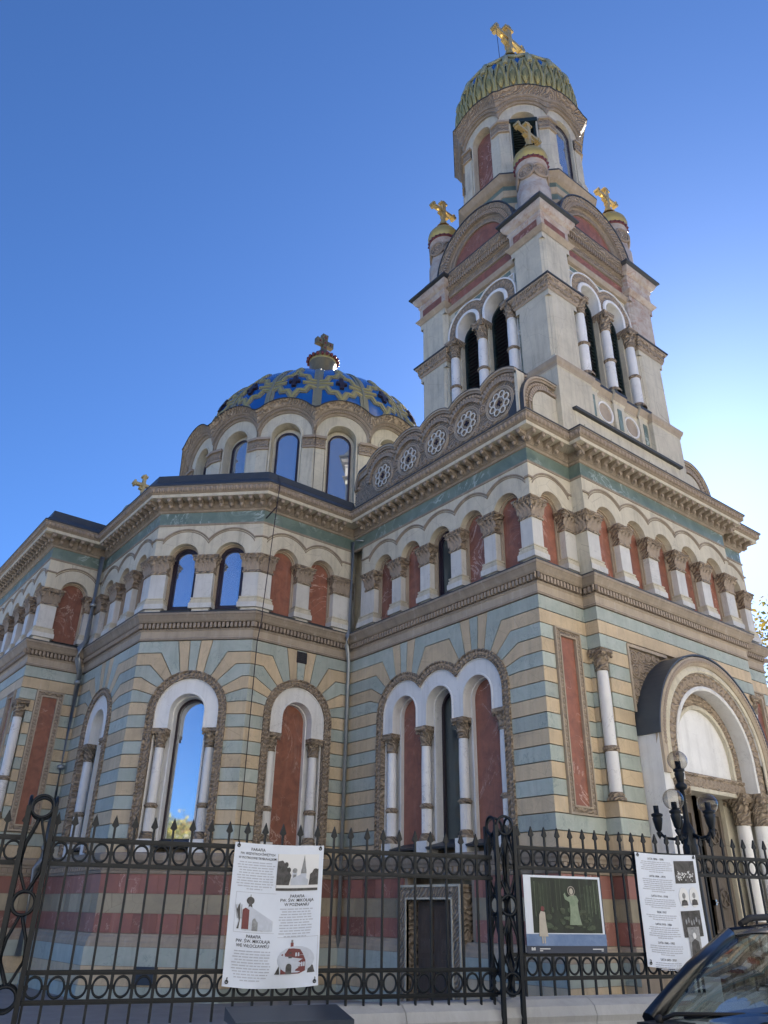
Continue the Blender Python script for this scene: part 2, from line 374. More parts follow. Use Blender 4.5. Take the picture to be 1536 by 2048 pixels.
# ------------------------------------------------------------------ striped lower walls
ZL = [3.03 + .3025 * k for k in range(16)]
CZ, SPR = 5.83, 5.44           # centre of lower window arches, springing
KINK = {10: 1.2, 11: 1.33, 12: 1.27, 13: 1.08, 14: .84}
ANG = {10: 78., 11: 66., 12: 54., 13: 42., 14: 30., 15: 18.}
RO = .93
def cmat(k): return 'blue' if k % 2 == 0 else 'tan'
def course(W, par, loop, k, d0=-.12):
    lp = inset(loop, .0095, W.L); dd = random.uniform(-.004, .003)
    emit('stone_course', MB().prism(W, lp, d0, dd), cmat(k), par)
def rect(s0, s1, z0, z1): return [(s0, z0), (s1, z0), (s1, z1), (s0, z1)]
def fan(W, par, cs, edge, sg, upto=14):
    """courses on one side of an arch centred cs; edge = s of the wall end, sg = -1 left / +1 right"""
    pa = lambda a, r_=RO: (cs + sg * r_ * math.sin(R_(a)), CZ + r_ * math.cos(R_(a)))
    for k in range(0, 9): course(W, par, rect(min(edge, cs + sg * RO), max(edge, cs + sg * RO), ZL[k], ZL[k + 1]), k)
    for k in range(9, 15):
        lo = [(edge, ZL[k])]
        if k == 9: lo += [(cs + sg * RO, ZL[9])]; a0 = 90.
        else: lo += [(cs + sg * KINK[k], ZL[k])]; a0 = ANG[k]
        hi_a = ANG[k + 1]
        lo += [pa(a0 + (hi_a - a0) * i / 4) for i in range(5)]
        if k < 14: lo += [(cs + sg * KINK[k + 1], ZL[k + 1]), (edge, ZL[k + 1])]
        else: lo += [(cs + sg * .44, ZL[15]), (edge, ZL[15])]
        if k == 14 or True: course(W, par, lo, k)
def wedges(W, par, cs, sides=(-1, 1)):
    P_ = lambda a, sg: (cs + sg * RO * math.sin(R_(a)), CZ + RO * math.cos(R_(a)))
    for sg in sides:
        course(W, par, [P_(18, sg), P_(12, sg), P_(6, sg), (cs + sg * .14, ZL[15]), (cs + sg * .44, ZL[15])], 13)
    course(W, par, [P_(6, -1), P_(0, 1), P_(6, 1), (cs + .14, ZL[15]), (cs - .14, ZL[15])], 14)

# shared column for the lower windows (height 3.03 .. 5.44), foot at z=0
def leafrow(mb, cz0, rad, n, hgt, wd, out, off=0., m=1):
    for i in range(n):
        a = 2 * math.pi * (i + off) / n; d = Vector((math.cos(a), math.sin(a), 0)); t = Vector((-math.sin(a), math.cos(a), 0))
        rows = [(0, 0, 1.), (.55, .25 * out, .95), (.85, .7 * out, .7), (.97, 1.15 * out, .35), (.86, 1.3 * out, .15)]
        v = []
        for q, o_, ww in rows:
            b = d * (rad + o_) + Vector((0, 0, cz0 + q * hgt))
            v += [b - t * wd * ww * .5, b + d * .012, b + t * wd * ww * .5]
        fs = []
        for k in range(len(rows) - 1):
            for j in range(2): fs.append((3 * k + j, 3 * k + j + 1, 3 * k + j + 4, 3 * k + j + 3))
        mb.add(v, fs, m)
def capital(mb, z0, z1, rad, aw, m=1):
    H = z1 - z0
    mb.lathe(0, 0, [(rad * 1.0, z0 - .03), (rad * 1.22, z0 - .015), (rad * 1.22, z0 + .015), (rad * 1.02, z0 + .03), (rad * 1.05, z0 + .3 * H), (rad * 1.3, z0 + .75 * H)], 16, m)
    leafrow(mb, z0 + .03, rad * 1.02, 8, .38 * H, rad * .75, rad * .42, 0, m)
    leafrow(mb, z0 + .22 * H, rad * 1.06, 8, .48 * H, rad * .7, rad * .55, .5, m)
    I = lambda s, z, d: Vector((s, d, z))
    a = aw / 2
    for zz0, zz1, w0, w1 in ((z0 + .72 * H, z0 + .80 * H, a * .82, a * .95), (z0 + .80 * H, z0 + .88 * H, a * .95, a * .95), (z0 + .88 * H, z1, a, a * 1.04)):
        v = [Vector((x * w0, y * w0, zz0)) for x, y in ((-1, -1), (1, -1), (1, 1), (-1, 1))] + [Vector((x * w1, y * w1, zz1)) for x, y in ((-1, -1), (1, -1), (1, 1), (-1, 1))]
        mb.add(v, [(0, 1, 5, 4), (1, 2, 6, 5), (2, 3, 7, 6), (3, 0, 4, 7), (4, 5, 6, 7), (3, 2, 1, 0)], m)
    for i in range(8):
        q = (i + .5) / 8 * 2 - 1
        for x, y in ((q, -1), (q, 1), (-1, q), (1, q)): mb.knob((x * a * .99, y * a * .99, z0 + .84 * H), .017, 2, 5, 3)
    for x in (-1, 1):
        for y in (-1, 1): mb.knob((x * a * .84, y * a * .84, z0 + .68 * H), rad * .3, m, 6, 4)
def column(h_, rad, flute, ring, aw, caph, baseh=.14):
    mb = MB()
    if flute:
        fl = lambda i, z: 1. if i % 2 else .92
        mb.lathe(0, 0, [(rad, baseh), (rad, ring - .05)], 40, 0, False, mod=fl)
    else: mb.lathe(0, 0, [(rad, baseh), (rad, ring - .05)], 20, 0)
    mb.lathe(0, 0, [(rad * .96, ring + .04), (rad * .98, ring + .6 * (h_ - caph - ring)), (rad * .9, h_ - caph - .02)], 20, 0)
    mb.lathe(0, 0, [(rad * 1.0, ring - .06), (rad * 1.16, ring - .05), (rad * 1.2, ring - .02), (rad * 1.28, ring), (rad * 1.2, ring + .025), (rad * 1.08, ring + .05), (rad * .96, ring + .055)], 20, 1)
    for i in range(18):
        a = 2 * math.pi * i / 18; mb.knob((math.cos(a) * rad * 1.24, math.sin(a) * rad * 1.24, ring), .02, 2, 5, 3)
    mb.lathe(0, 0, [(rad * 1.5, 0), (rad * 1.5, .05), (rad * 1.3, .065), (rad * 1.22, .085), (rad * 1.3, .1), (rad * 1.25, .125), (rad * 1.05, baseh + .01), (rad, baseh + .02)], 20, 1)
    capital(mb, h_ - caph, h_, rad * .95, aw)
    return mb.mesh('column', ['marble', 'brown', 'brownlit'])
COLW = column(SPR - 3.03, .112, True, .71, .36, .40)

def lozenge_strip(mb, P, cs, cz, rm, half, d, zb, step=.10, a0=180., a1=0., m=1):
    """row of little pyramids along an arch and down its legs"""
    L_ = abs(a0 - a1) * math.pi / 180 * rm; n = max(3, int(L_ / step))
    for i in range(n):
        a = R_(a0 + (a1 - a0) * (i + .5) / n); x, z = cs + rm * math.cos(a), cz + rm * math.sin(a)
        e, t = (math.cos(a), math.sin(a)), (-math.sin(a), math.cos(a)); q = step * .5
        c = [(x + e[0] * half, z + e[1] * half), (x + t[0] * q, z + t[1] * q), (x - e[0] * half, z - e[1] * half), (x - t[0] * q, z - t[1] * q)]
        mb.add([P(*k, d) for k in c] + [P(x, z, d + .04)], [(0, 1, 4), (1, 2, 4), (2, 3, 4), (3, 0, 4)], m)
    if zb is not None:
        for sx in ((cs - rm,) if a0 >= 180 else ()) + ((cs + rm,) if a1 <= 0 else ()):
            k = int((cz - zb) / step)
            for i in range(k):
                z = zb + (i + .5) * (cz - zb) / k; q = step * .5
                mb.add([P(sx - half, z, d), P(sx, z - q, d), P(sx + half, z, d), P(sx, z + q, d), P(sx, z, d + .04)], [(0, 1, 4), (1, 2, 4), (2, 3, 4), (3, 0, 4)], m)

def lower_window(W, par, cs, kinds, zb=2.78):
    """cs list of arch centres; kinds 'red' / 'glass' / 'dark' / 'blind'"""
    mb = MB(); mb.prism(W, outl(cs, CZ, .962, zb) + outl(cs, CZ, .79, zb)[::-1], -.6, .02)
    mb.prism(W, outl(cs, CZ, .975, zb) + outl(cs, CZ, .94, zb)[::-1], -.05, .05)
    mb.prism(W, outl(cs, CZ, .815, zb) + outl(cs, CZ, .785, zb)[::-1], -.05, .04)
    for i, c in enumerate(cs):
        hl = math.degrees(math.acos((c - cs[i - 1]) / 2 / .87)) if i else None; hr = math.degrees(math.acos((cs[i + 1] - c) / 2 / .87)) if i < len(cs) - 1 else None
        lozenge_strip(mb, W, c, CZ, .877, .055, .022, zb, a0=180 if hl is None else 180 - hl, a1=0 if hr is None else hr)
    emit('archivolt', mb, ['brown', 'brownlit'], par)
    mb = MB(); mb.prism(W, outl(cs, CZ, .785, SPR) + openings(cs, CZ, .43, SPR), -.32, -.03)
    for r0, r1 in ((.755, .785), ): mb.prism(W, outl(cs, CZ, r1 + .003, SPR - .003) + outl(cs, CZ, r0, SPR - .003)[::-1], -.06, -.014)
    for c in cs:
        mb.arch(W, c, CZ, [(.424, -.315), (.424, -.016), (.455, -.016), (.47, -.034), (.47, -.31)], zb=SPR - .003)
    emit('arch_moulding', mb, 'white', par)
    mb = MB()
    pos = [cs[0] - .61] + [(cs[i] + cs[i + 1]) / 2 for i in range(len(cs) - 1)] + [cs[-1] + .61]
    for i, p in enumerate(pos):
        a, b = (p - .18, p + .18)
        if i == 0: a = p - .18
        mb.box(W, a, b, 3.03, SPR, -.62, -.33)
        mb.box(W, p - .17, p + .17, zb - .02, 3.03, -.34, -.01)
    mb.box(W, cs[0] - .80, cs[0] - .755, zb, SPR, -.5, -.1); mb.box(W, cs[-1] + .755, cs[-1] + .80, zb, SPR, -.5, -.1)
    for c in cs: mb.prism(W, outl([c], CZ, .432, 2.9) + outl([c], CZ, .395, 2.9)[::-1], -.6, -.26)
    emit('jamb', mb, 'white', par)
    for p in pos: q = W(p, 3.03, -.17); inst('column', COLW, par, q, math.atan2(W.u.y, W.u.x))
    for c, k in zip(cs, kinds):
        if k == 'red': emit('marble_panel', MB().prism(W, outl([c], CZ, .41, 2.9), -.6, -.36), 'red', par)
        elif k == 'blind': emit('blind_panel', MB().prism(W, outl([c], CZ, .41, 2.9), -.6, -.36), 'cream', par)
        else:
            mb = MB().prism(W, outl([c], CZ, .40, 3.0) + outl([c], CZ, .335, 3.07)[::-1], -.6, -.47); mb.box(W, c - .40, c + .40, 3.0, 3.07, -.6, -.47)
            emit('window_frame', mb, 'frame', par)
            emit('pane', MB().prism(W, outl([c], CZ, .345, 3.05), -.6, -.53), 'glass' if k == 'glass' else 'darkglass', par)
        mb = MB(); mb.sweep(W, [(-.5, 2.86), (.03, 2.86), (.05, 2.9), (-.5, 3.06)], c - .42, c + .42)
        emit('window_sill', mb, 'roof', par)

# profiles shared by all walls
P_STRING = [(-.05, 7.575), (.03, 7.575), (.035, 7.62), (.012, 7.645), (.012, 7.80), (.03, 7.815), (.045, 7.85), (-.02, 7.865), (-.02, 8.00), (.10, 8.01), (.13, 8.05), (.15, 8.10), (.19, 8.17), (.205, 8.18), (.205, 8.235), (.215, 8.245), (.215, 8.262), (-.05, 8.33)]
P_CORN = [(-.05, 10.74), (.02, 10.74), (.025, 10.79), (-.002, 10.80), (-.002, 11.13), (.03, 11.14), (.05, 11.18), (.09, 11.20), (.09, 11.42), (.39, 11.425), (.39, 11.51), (.40, 11.52), (.42, 11.53), (.455, 11.58), (.47, 11.64), (.475, 11.685), (.50, 11.69), (.50, 11.71), (.51, 11.715), (.51, 11.745), (.0, 11.80)]
P_BASE = [(.14, 0.), (.14, .95), (.12, .955), (.115, 1.02), (.085, 1.06), (.07, 1.12), (.03, 1.155), (.025, 1.18), (-.04, 1.185)]
P_BCOR = [(-.04, 2.325), (.03, 2.33), (.04, 2.37), (.02, 2.39), (.02, 2.50), (.06, 2.51), (.07, 2.56), (.10, 2.60), (.11, 2.66), (.115, 2.70), (.08, 2.74), (-.05, 2.765)]

def along(W, step, ml=0., mr=0.):
    a, b = ml, W.L - mr; n = max(1, int(round((b - a) / step))); return [a + (b - a) * (i + .5) / n for i in range(n)]
def trims(W, par, upper=True, base=True, bgap=None):
    mb = MB()
    n = len(P_STRING) - 1; mb.sweep(W, P_STRING, 0, W.L, ms=[1] * 2 + [0] * 3 + [1] * (n - 8) + [2] * 3)
    emit('string_course', mb, ['bandstone', 'brownplain', 'roof'], par)
    mb = MB()
    for s in along(W, .105, -.1 * W.mL, -.1 * W.mR if W.mR > 0 else .1):
        mb.prism(W, [(s - .026, 7.872), (s + .026, 7.872), (s + .032, 7.94), (s + .026, 7.995), (s - .026, 7.995), (s - .032, 7.94)], -.03, .095)
    emit('dentil_band', mb, 'brownlit', par, kind='stuff')
    if upper:
        mb = MB(); n = len(P_CORN) - 1
        mb.sweep(W, P_CORN, 0, W.L, ms=[0] * 3 + [1] + [0] * 4 + [3, 3] + [0] * 7 + [2] * (n - 17))
        emit('cornice', mb, ['brownplain', 'green', 'leadedge', 'cream'], par)
        e0, e1 = (-.25 * W.mL, -.25 * W.mR); e0 = .45 if W.mL < 0 else e0; e1 = .45 if W.mR < 0 else e1
        pos = along(W, .285, e0, e1)
        me = None
        for s in pos:
            mb = MB(); f = lambda a, z, d: Wall((W(s, 0, 0).x, W(s, 0, 0).y), W.u, 99)(a + 1e-4 if a > 0 else a, z, d)
            q = W(s if 0 < s < W.L else max(1e-3, min(W.L - 1e-3, s)), 0, 0) + Vector((W.u.x, W.u.y, 0)) * (s - max(1e-3, min(W.L - 1e-3, s)))
            if me is None:
                I = lambda a, z, d: Vector((a, -d, z))
                mb.prism(lambda a, z, d: Vector((d, -a, z)), [(.08, 11.2), (.12, 11.205), (.17, 11.25), (.19, 11.30), (.30, 11.335), (.355, 11.36), (.365, 11.40), (.36, 11.424), (.08, 11.424)], -.055, .055, 0, True)
                mb.box(I, -.07, .07, 11.395, 11.424, .08, .375, 0)
                mb.knob((0, -.345, 11.36), .05, 1, 6, 4, (1.1, .7, 1)); mb.knob((0, -.19, 11.25), .045, 1, 6, 4, (1.1, .8, 1.2))
                me = mb.mesh('modillion', ['brownplain', 'brownlit'])
            inst('modillion', me, par, (q.x, q.y, 0), math.atan2(W.u.y, W.u.x))
        mb = MB()   # ribs between brackets
        for i in range(5): mb.sweep(W, [(.09, 11.215 + i * .041), (.11, 11.225 + i * .041), (.11, 11.24 + i * .041), (.09, 11.25 + i * .041)], 0, W.L)
        emit('fluted_band', mb, 'brownplain', par)
        mb = MB()
        for s in along(W, .135, -.44 * W.mL, -.44 * W.mR):
            q = W(min(max(s, 1e-3), W.L - 1e-3), 11.615, .455) + Vector((W.u.x, W.u.y, 0)) * (s - min(max(s, 1e-3), W.L - 1e-3))
            mb.knob(q, .062, 0, 7, 5, (.8, .8, 1.15))
            mb.knob(q + Vector((W.u.x, W.u.y, 0)) * .0675 + Vector((0, 0, -.01)), .026, 0, 4, 4, (1, 1, 2.6))
        emit('egg_moulding', mb, 'brownlit', par, kind='stuff')
    if base:
        mb = MB(); mb.sweep(W, P_BCOR, 0, W.L, 0); emit('base_cornice', mb, 'brownplain', par)
        mb = MB()
        for s in along(W, .15, .02, .02): mb.box(W, s - .045, s + .045, 2.405, 2.50, .015, .06)
        emit('dentil_band', mb, 'brownlit', par, kind='stuff')
        for a, b in (((0, W.L),) if not bgap else ((0, bgap[0]), (bgap[1], W.L))):
            mb = MB(); mb.sweep(W, P_BASE, a, b, 0, ms=[1] + [0] * 7); emit('base_moulding', mb, ['bandstone', 'brownplain'], par)
            for k, (z0, z1, c) in enumerate(((.60, .94, 'blue'), (.25, .59, 'tan'), (-.1, .24, 'blue'))):
                emit('plinth_course', MB().prism(W, rect(a, b, z0, z1), .1, .15 + .02 * (k > 1)), c, par)
def blocks(W, par, s0=0, s1=None, gaps=()):
    s1 = W.L if s1 is None else s1
    for a, b in (((s0, s1),) if not gaps else ((s0, gaps[0][0] + .1), (gaps[0][1] - .1, s1))): emit('base_backing', MB().prism(W, rect(a, b, 1.15, 2.36), -.2, -.03), 'brownplain', par)
    for r_, (z0, z1, c) in enumerate(((1.19, 1.562, 'redblock'), (1.562, 1.939, 'beigeblock'), (1.939, 2.322, 'redblock'))):
        n = max(1, round((s1 - s0) / .46)); e = [s0 + (s1 - s0) * i / n for i in range(n + 1)]
        for i in range(1, n): e[i] += random.uniform(-.06, .06) + (.1 if r_ % 2 else -.1) * (n > 2)
        for a, b in zip(e, e[1:]):
            segs = [(a, b)]
            for g0, g1 in gaps:
                segs = [q for (x, y) in segs for q in ((x, min(y, g0)), (max(x, g1), y)) if q[1] - q[0] > .03]
            for x, y in segs: emit('stone_block', MB().prism(W, inset(rect(x, y, z0, z1), .003, W.L), -.05, random.uniform(-.004, .004)), c, par)
def core(W, par, holes, ztop=7.7, zlo=2.6, s0=0., s1=None, d=-.115):
    """solid wall behind the courses, opened for windows: hole = (list of centres, r)"""
    s1 = W.L if s1 is None else s1
    lp = [(s0, zlo), (s0, ztop), (s1, ztop), (s1, zlo)]
    for cs in holes[::-1]: lp += outl(cs, CZ, .80, zlo)[::-1]
    return MB().prism(W, lp, -.62, d)

# ------------------------------------------------------------------ upper arcade
ASP = 9.83
def pil_capital(mb, W, s0, s1, z0, z1):
    H = z1 - z0; fl = lambda s, e, k: s if (s <= 1e-6 or s >= W.L - 1e-6) else s + e * k
    def ringlvl(z, o): return [W(fl(s0, -1, o), z, o), W(fl(s1, 1, o), z, o), W(fl(s1, 1, o), z, -.2), W(fl(s0, -1, o), z, -.2)]
    lv = [(z0 - .02, .0), (z0 - .02, .03), (z0 + .03, .03), (z0 + .04, .012), (z0 + .55 * H, .035), (z0 + .72 * H, .08), (z0 + .76 * H, .11), (z0 + .80 * H, .09), (z0 + .90 * H, .095), (z0 + .9 * H, .115), (z1, .125), (z1, -.1)]
    v = [];
    for z, o in lv: v += ringlvl(z, o)
    fs = []
    for i in range(len(lv) - 1):
        for a, b in ((0, 1), (1, 2), (3, 0)): fs.append((4 * i + a, 4 * i + b, 4 * i + 4 + b, 4 * i + 4 + a))
    mb.add(v, fs, 0)
    wd = s1 - s0; n = max(2, round(wd / .125))
    for row, (zb, hh, o0, oo, off) in enumerate(((z0 + .04, .42 * H, .012, .06, 0), (z0 + .25 * H, .46 * H, .02, .085, .5))):
        for i in range(n + row):
            c = s0 + wd * (i + .5 - off) / n; ww = wd / n * .5
            if row and (i == 0 and s0 <= 1e-6 or i == n and s1 >= W.L - 1e-6): continue
            rows = [(0, 0, 1.), (.6, .3, .9), (.9, .8, .6), (1., 1.1, .3), (.88, 1.2, .15)]
            v = []
            for q, o_, k in rows:
                for e in (-1, 0, 1):
                    ss = min(max(c + e * ww * k, 2e-6), W.L - 2e-6)
                    v.append(W(ss, zb + q * hh, o0 + o_ * oo + (.014 if e == 0 else 0)))
            mb.add(v, [(3 * a + b, 3 * a + b + 1, 3 * a + b + 4, 3 * a + b + 3) for a in range(4) for b in range(2)], 1)
    for s in (s0, s1):
        if 1e-5 < s < W.L - 1e-5: mb.knob(W(s, z0 + .68 * H, .075), .045, 1, 7, 5)
    k = max(3, int(wd / .05))
    for i in range(k): mb.knob(W(s0 + wd * (i + .5) / k, z0 + .85 * H, .095), .018, 1, 5, 3)
def arcade(W, par, cs, rad, ends, kinds, zlo=8.33, piers=None):
    """cs arch centres; ends = (left s, right s) of the arcade; kinds per arch"""
    a, b = ends
    mb = MB(); mb.prism(W, [(a, ASP), (a, 10.75), (b, 10.75), (b, ASP)] + openings(cs, ASP, rad, ASP), -.34, 0.)
    emit('arcade_wall', mb, 'cream', par)
    mb = MB(); cl = [(cs[i + 1] - cs[i]) / 2 for i in range(len(cs) - 1)]
    for i, c in enumerate(cs):
        kl = cl[i - 1] if i else min(.62, c - a); kr = cl[i] if i < len(cs) - 1 else min(.62, b - c)
        kl, kr = max(kl, .3), max(kr, .3)
        for r0, r1, dd in ((.775, .815, .035), (.73, .752, .018)):
            mb.arch(W, c, ASP, [(r0, -.02), (r0, dd * .6), ((r0 + r1) / 2, dd), (r1, dd), (r1, -.02)], clip=(kl, kr), n=16)
        if i == 0 and c - a > .64: mb.sweep(W, [(-.02, 10.34), (.035, 10.345), (.035, 10.385), (-.02, 10.39)], a, c - .62)
        if i == len(cs) - 1 and b - c > .64: mb.sweep(W, [(-.02, 10.34), (.035, 10.345), (.035, 10.385), (-.02, 10.39)], c + .62, b)
    emit('drip_moulding', mb, 'brownplain', par)
    ed = [a] + [x for c in cs for x in (c - rad, c + rad)] + [b]
    for i in range(0, len(ed), 2):
        s0, s1 = ed[i], ed[i + 1]
        if s1 - s0 < .05: continue
        s1c = s1; s0c = s0
        if i == 0 and s1 - s0 > .42 and a > 1e-6: s0c = s1 - .36
        fl = lambda s, k, o: s if (s <= 1e-6 or s >= W.L - 1e-6) else s + k * o
        mb = MB(); mb.prism(W, rect(s0, s1, zlo, ASP), -.34, -.004)
        for z0, z1, o in ((8.40, 8.53, .075), (8.53, 8.56, .06), (8.56, 8.62, .05), (8.62, 8.66, .03), (8.66, 8.69, .045)):
            mb.prism(W, rect(fl(s0, -1, o), fl(s1, 1, o), z0, z1), -.2, o, m=0 if z0 < 8.5 else 1)
        emit('pilaster', mb, ['pilmarble', 'cream'], par)
        mb = MB(); pil_capital(mb, W, s0c, s1c, 9.38, ASP + .012); emit('capital', mb, ['brown', 'brownlit'], par)
    for c, k in zip(cs, kinds):
        mb = MB()
        for r1, dd in ((rad + .002, -.16), (rad - .025, -.20)):
            mb.arch(W, c, ASP, [(r1, -.35), (r1, dd), (r1 - .03, dd), (r1 - .03, -.35)], zb=8.36)
        emit('reveal', mb, 'bandstone', par)
        if k == 'red': emit('marble_panel', MB().prism(W, outl([c], ASP, rad - .05, 8.36), -.4, -.24), 'red', par)
        else:
            r2 = rad - .05
            mb = MB().prism(W, outl([c], ASP, r2, 8.42) + outl([c], ASP, r2 - .07, 8.51)[::-1], -.42, -.25); mb.box(W, c - r2, c + r2, 8.42, 8.51, -.42, -.251)
            mb.prism(W, outl([c], ASP, r2 - .06, 8.48) + outl([c], ASP, r2 - .115, 8.57)[::-1], -.42, -.28); mb.box(W, c - r2 + .06, c + r2 - .06, 8.48, 8.57, -.42, -.281)
            emit('window_frame', mb, 'frame', par)
            emit('pane', MB().prism(W, outl([c], ASP, r2 - .07, 8.5), -.42, -.31), 'glassfilm' if k == 'glass' else 'darkglass', par)
        mb = MB(); mb.sweep(W, [(-.3, 8.31), (.06, 8.33), (.07, 8.345), (-.3, 8.44)], c - rad + .01, c + rad - .01); emit('window_sill', mb, 'roof', par)
    # backing
    emit('arcade_backing', MB().prism(W, rect(0, W.L, 8.0, 11.6), -.9, -.41), 'cream', par)

T8 = math.tan(R_(22.5))
def backing(W, par): emit('inner_wall', MB().prism(W, rect(0, W.L, -.2, 8.1), -1.0, -.63), 'bandstone', par)
def bay(W, label, holes, **k):
    return emit('wall_bay', core(W, None, holes, **k), 'bandstone', church, label=label)

# wall beside the tower, with the triple window
WA = Wall((0, 6.58), (0, -1), 6.58, -1, 1)
cA = 6.58 - 3.12
A = bay(WA, 'striped wall bay with triple arched window below the tower', [[cA - 1.215, cA, cA + 1.215]])
fan(WA, A, cA - 1.215, 0., -1); fan(WA, A, cA + 1.215, WA.L, 1)
for c, sg in ((cA - 1.215, 1), (cA + 1.215, -1)):
    wedges(WA, A, c, (-1, 1))
pA = lambda c, sg, a: (c + sg * RO * math.sin(R_(a)), CZ + RO * math.cos(R_(a)))
cl_, cr_ = cA - 1.215, cA + 1.215
k14 = [(cl_ + .44, ZL[15]), pA(cl_, 1, 18), pA(cl_, 1, 24), pA(cl_, 1, 30), (cl_ + .80, ZL[14]), (cr_ - .80, ZL[14]), pA(cr_, -1, 30), pA(cr_, -1, 24), pA(cr_, -1, 18), (cr_ - .44, ZL[15])]
course(WA, A, k14, 14)
va = math.degrees(math.asin(.6075 / RO))
mid = [(cl_ + .80, ZL[14]), pA(cl_, 1, 30), pA(cl_, 1, (30 + va) / 2), pA(cl_, 1, va)] + [pA(cA, 1, -va + 2 * va * i / 8) for i in range(1, 8)] + [pA(cr_, -1, va), pA(cr_, -1, (30 + va) / 2), pA(cr_, -1, 30), (cr_ - .80, ZL[14])]
course(WA, A, mid, 13)
lower_window(WA, A, [cl_, cA, cr_], ['red', 'dark', 'red'])
trims(WA, A, bgap=(6.58 - 4.2, 6.58 - 2.45))
blocks(WA, A, gaps=[(6.58 - 4.30, 6.58 - 2.16)])
ca = [6.58 - y for y in (5.2, 4.08, 2.96, 1.84, .72)]
arcade(WA, A, ca, .38, (.42, WA.L), ['red', 'red', 'dark', 'red', 'red'])
backing(WA, A)
# lowest tan course under the stripes
def footcourse(W, par, segs):
    for s0, s1 in segs: course(W, par, rect(s0, s1, 2.74, 3.03), 1)
footcourse(WA, A, [(0, cl_ - RO), (cr_ + RO, WA.L)])
# cellar door in that wall
dr = emit('cellar_door', MB().box(WA, 6.58 - 3.9, 6.58 - 2.7, -.1, 1.88, -.3, -.06), 'wood', church, label='weathered dark wooden cellar door')
for y0, y1 in ((3.9, 3.32), (3.28, 2.7)):
    for z0, z1 in ((.25, .85), (.95, 1.2), (1.3, 1.75)):
        mb = MB(); mb.box(WA, 6.58 - y0 + .1, 6.58 - y1 - .1, z0, z1, -.07, -.035); mb.pyr(WA, 6.58 - y0 + .12, 6.58 - y1 - .12, z0 + .02, z1 - .02, -.035, -.015); emit('door_panel', mb, 'wood', dr)
mb = MB(); y0, y1 = 6.58 - 4.28, 6.58 - 2.38
mb.prism(WA, [(y0, -.1), (y0, 2.18), (y1, 2.18), (y1, -.1), (y1 - .27, -.1), (y1 - .27, 1.9), (y0 + .27, 1.9), (y0 + .27, -.1)], -.2, .16)
emit('door_frame', mb, 'brown', dr)
mb = MB()
for o, wv in ((0., .045), (.235, .035)):
    a, b, zt = y0 + o, y1 - o, 2.18 - o
    mb.prism(WA, [(a, -.1), (a, zt), (b, zt), (b, -.1), (b - wv, -.1), (b - wv, zt - wv), (a + wv, zt - wv), (a + wv, -.1)], .1, .18)
emit('door_fillet', mb, 'cream', dr)

# three walls of the chamfered corner
WD1 = Wall((-2.95, 6.58), (1, 0), 2.95, T8, -1)
D1 = bay(WD1, 'striped wall bay with one arched niche of red marble', [[1.45]])
fan(WD1, D1, 1.45, 0., -1); fan(WD1, D1, 1.45, WD1.L, 1); wedges(WD1, D1, 1.45)
lower_window(WD1, D1, [1.45], ['red']); trims(WD1, D1); blocks(WD1, D1); footcourse(WD1, D1, [(0, 1.45 - RO), (1.45 + RO, 2.95)])
backing(WD1, D1); arcade(WD1, D1, [.77, 1.94], .385, (0, 2.95), ['red', 'red'])
mb = MB().box(WD1, 1.30, 1.60, 7.24, 7.53, -.1, .012); vg = emit('vent_grille', mb, 'frame', church, label='small square iron vent grille high in the striped wall')
mb = MB()
for i in range(6):
    q = 1.32 + i * .052; mb.box(WD1, q, q + .016, 7.26, 7.51, .01, .024); mb.box(WD1, 1.32, 1.58, 7.27 + i * .045, 7.284 + i * .045, .01, .026)
emit('grille_bar', mb, 'leadedge', vg)

WD2 = Wall((-4.98, 8.61), (1, -1), 2.87, T8, T8)
D2 = bay(WD2, 'striped diagonal wall bay with tall glazed arched window', [[1.435]])
fan(WD2, D2, 1.435, 0., -1); fan(WD2, D2, 1.435, WD2.L, 1); wedges(WD2, D2, 1.435)
lower_window(WD2, D2, [1.435], ['glass']); trims(WD2, D2); blocks(WD2, D2); footcourse(WD2, D2, [(0, 1.435 - RO), (1.435 + RO, 2.87)])
backing(WD2, D2); arcade(WD2, D2, [.805, 2.065], .40, (0, 2.87), ['glass', 'glass'])

WD3 = Wall((-4.98, 12.7), (0, -1), 4.09, -1, T8)
D3 = bay(WD3, 'striped wall bay with narrow blind arched niche beside the drainpipe', [[1.95]])
fan(WD3, D3, 1.95, 0., -1); fan(WD3, D3, 1.95, WD3.L, 1); wedges(WD3, D3, 1.95)
lower_window(WD3, D3, [1.95], ['blind']); trims(WD3, D3); blocks(WD3, D3); footcourse(WD3, D3, [(0, 1.95 - RO), (1.95 + RO, 4.09)])
backing(WD3, D3); arcade(WD3, D3, [.85, 2.04, 3.23], .38, (0, 4.09), ['red', 'red', 'red'])

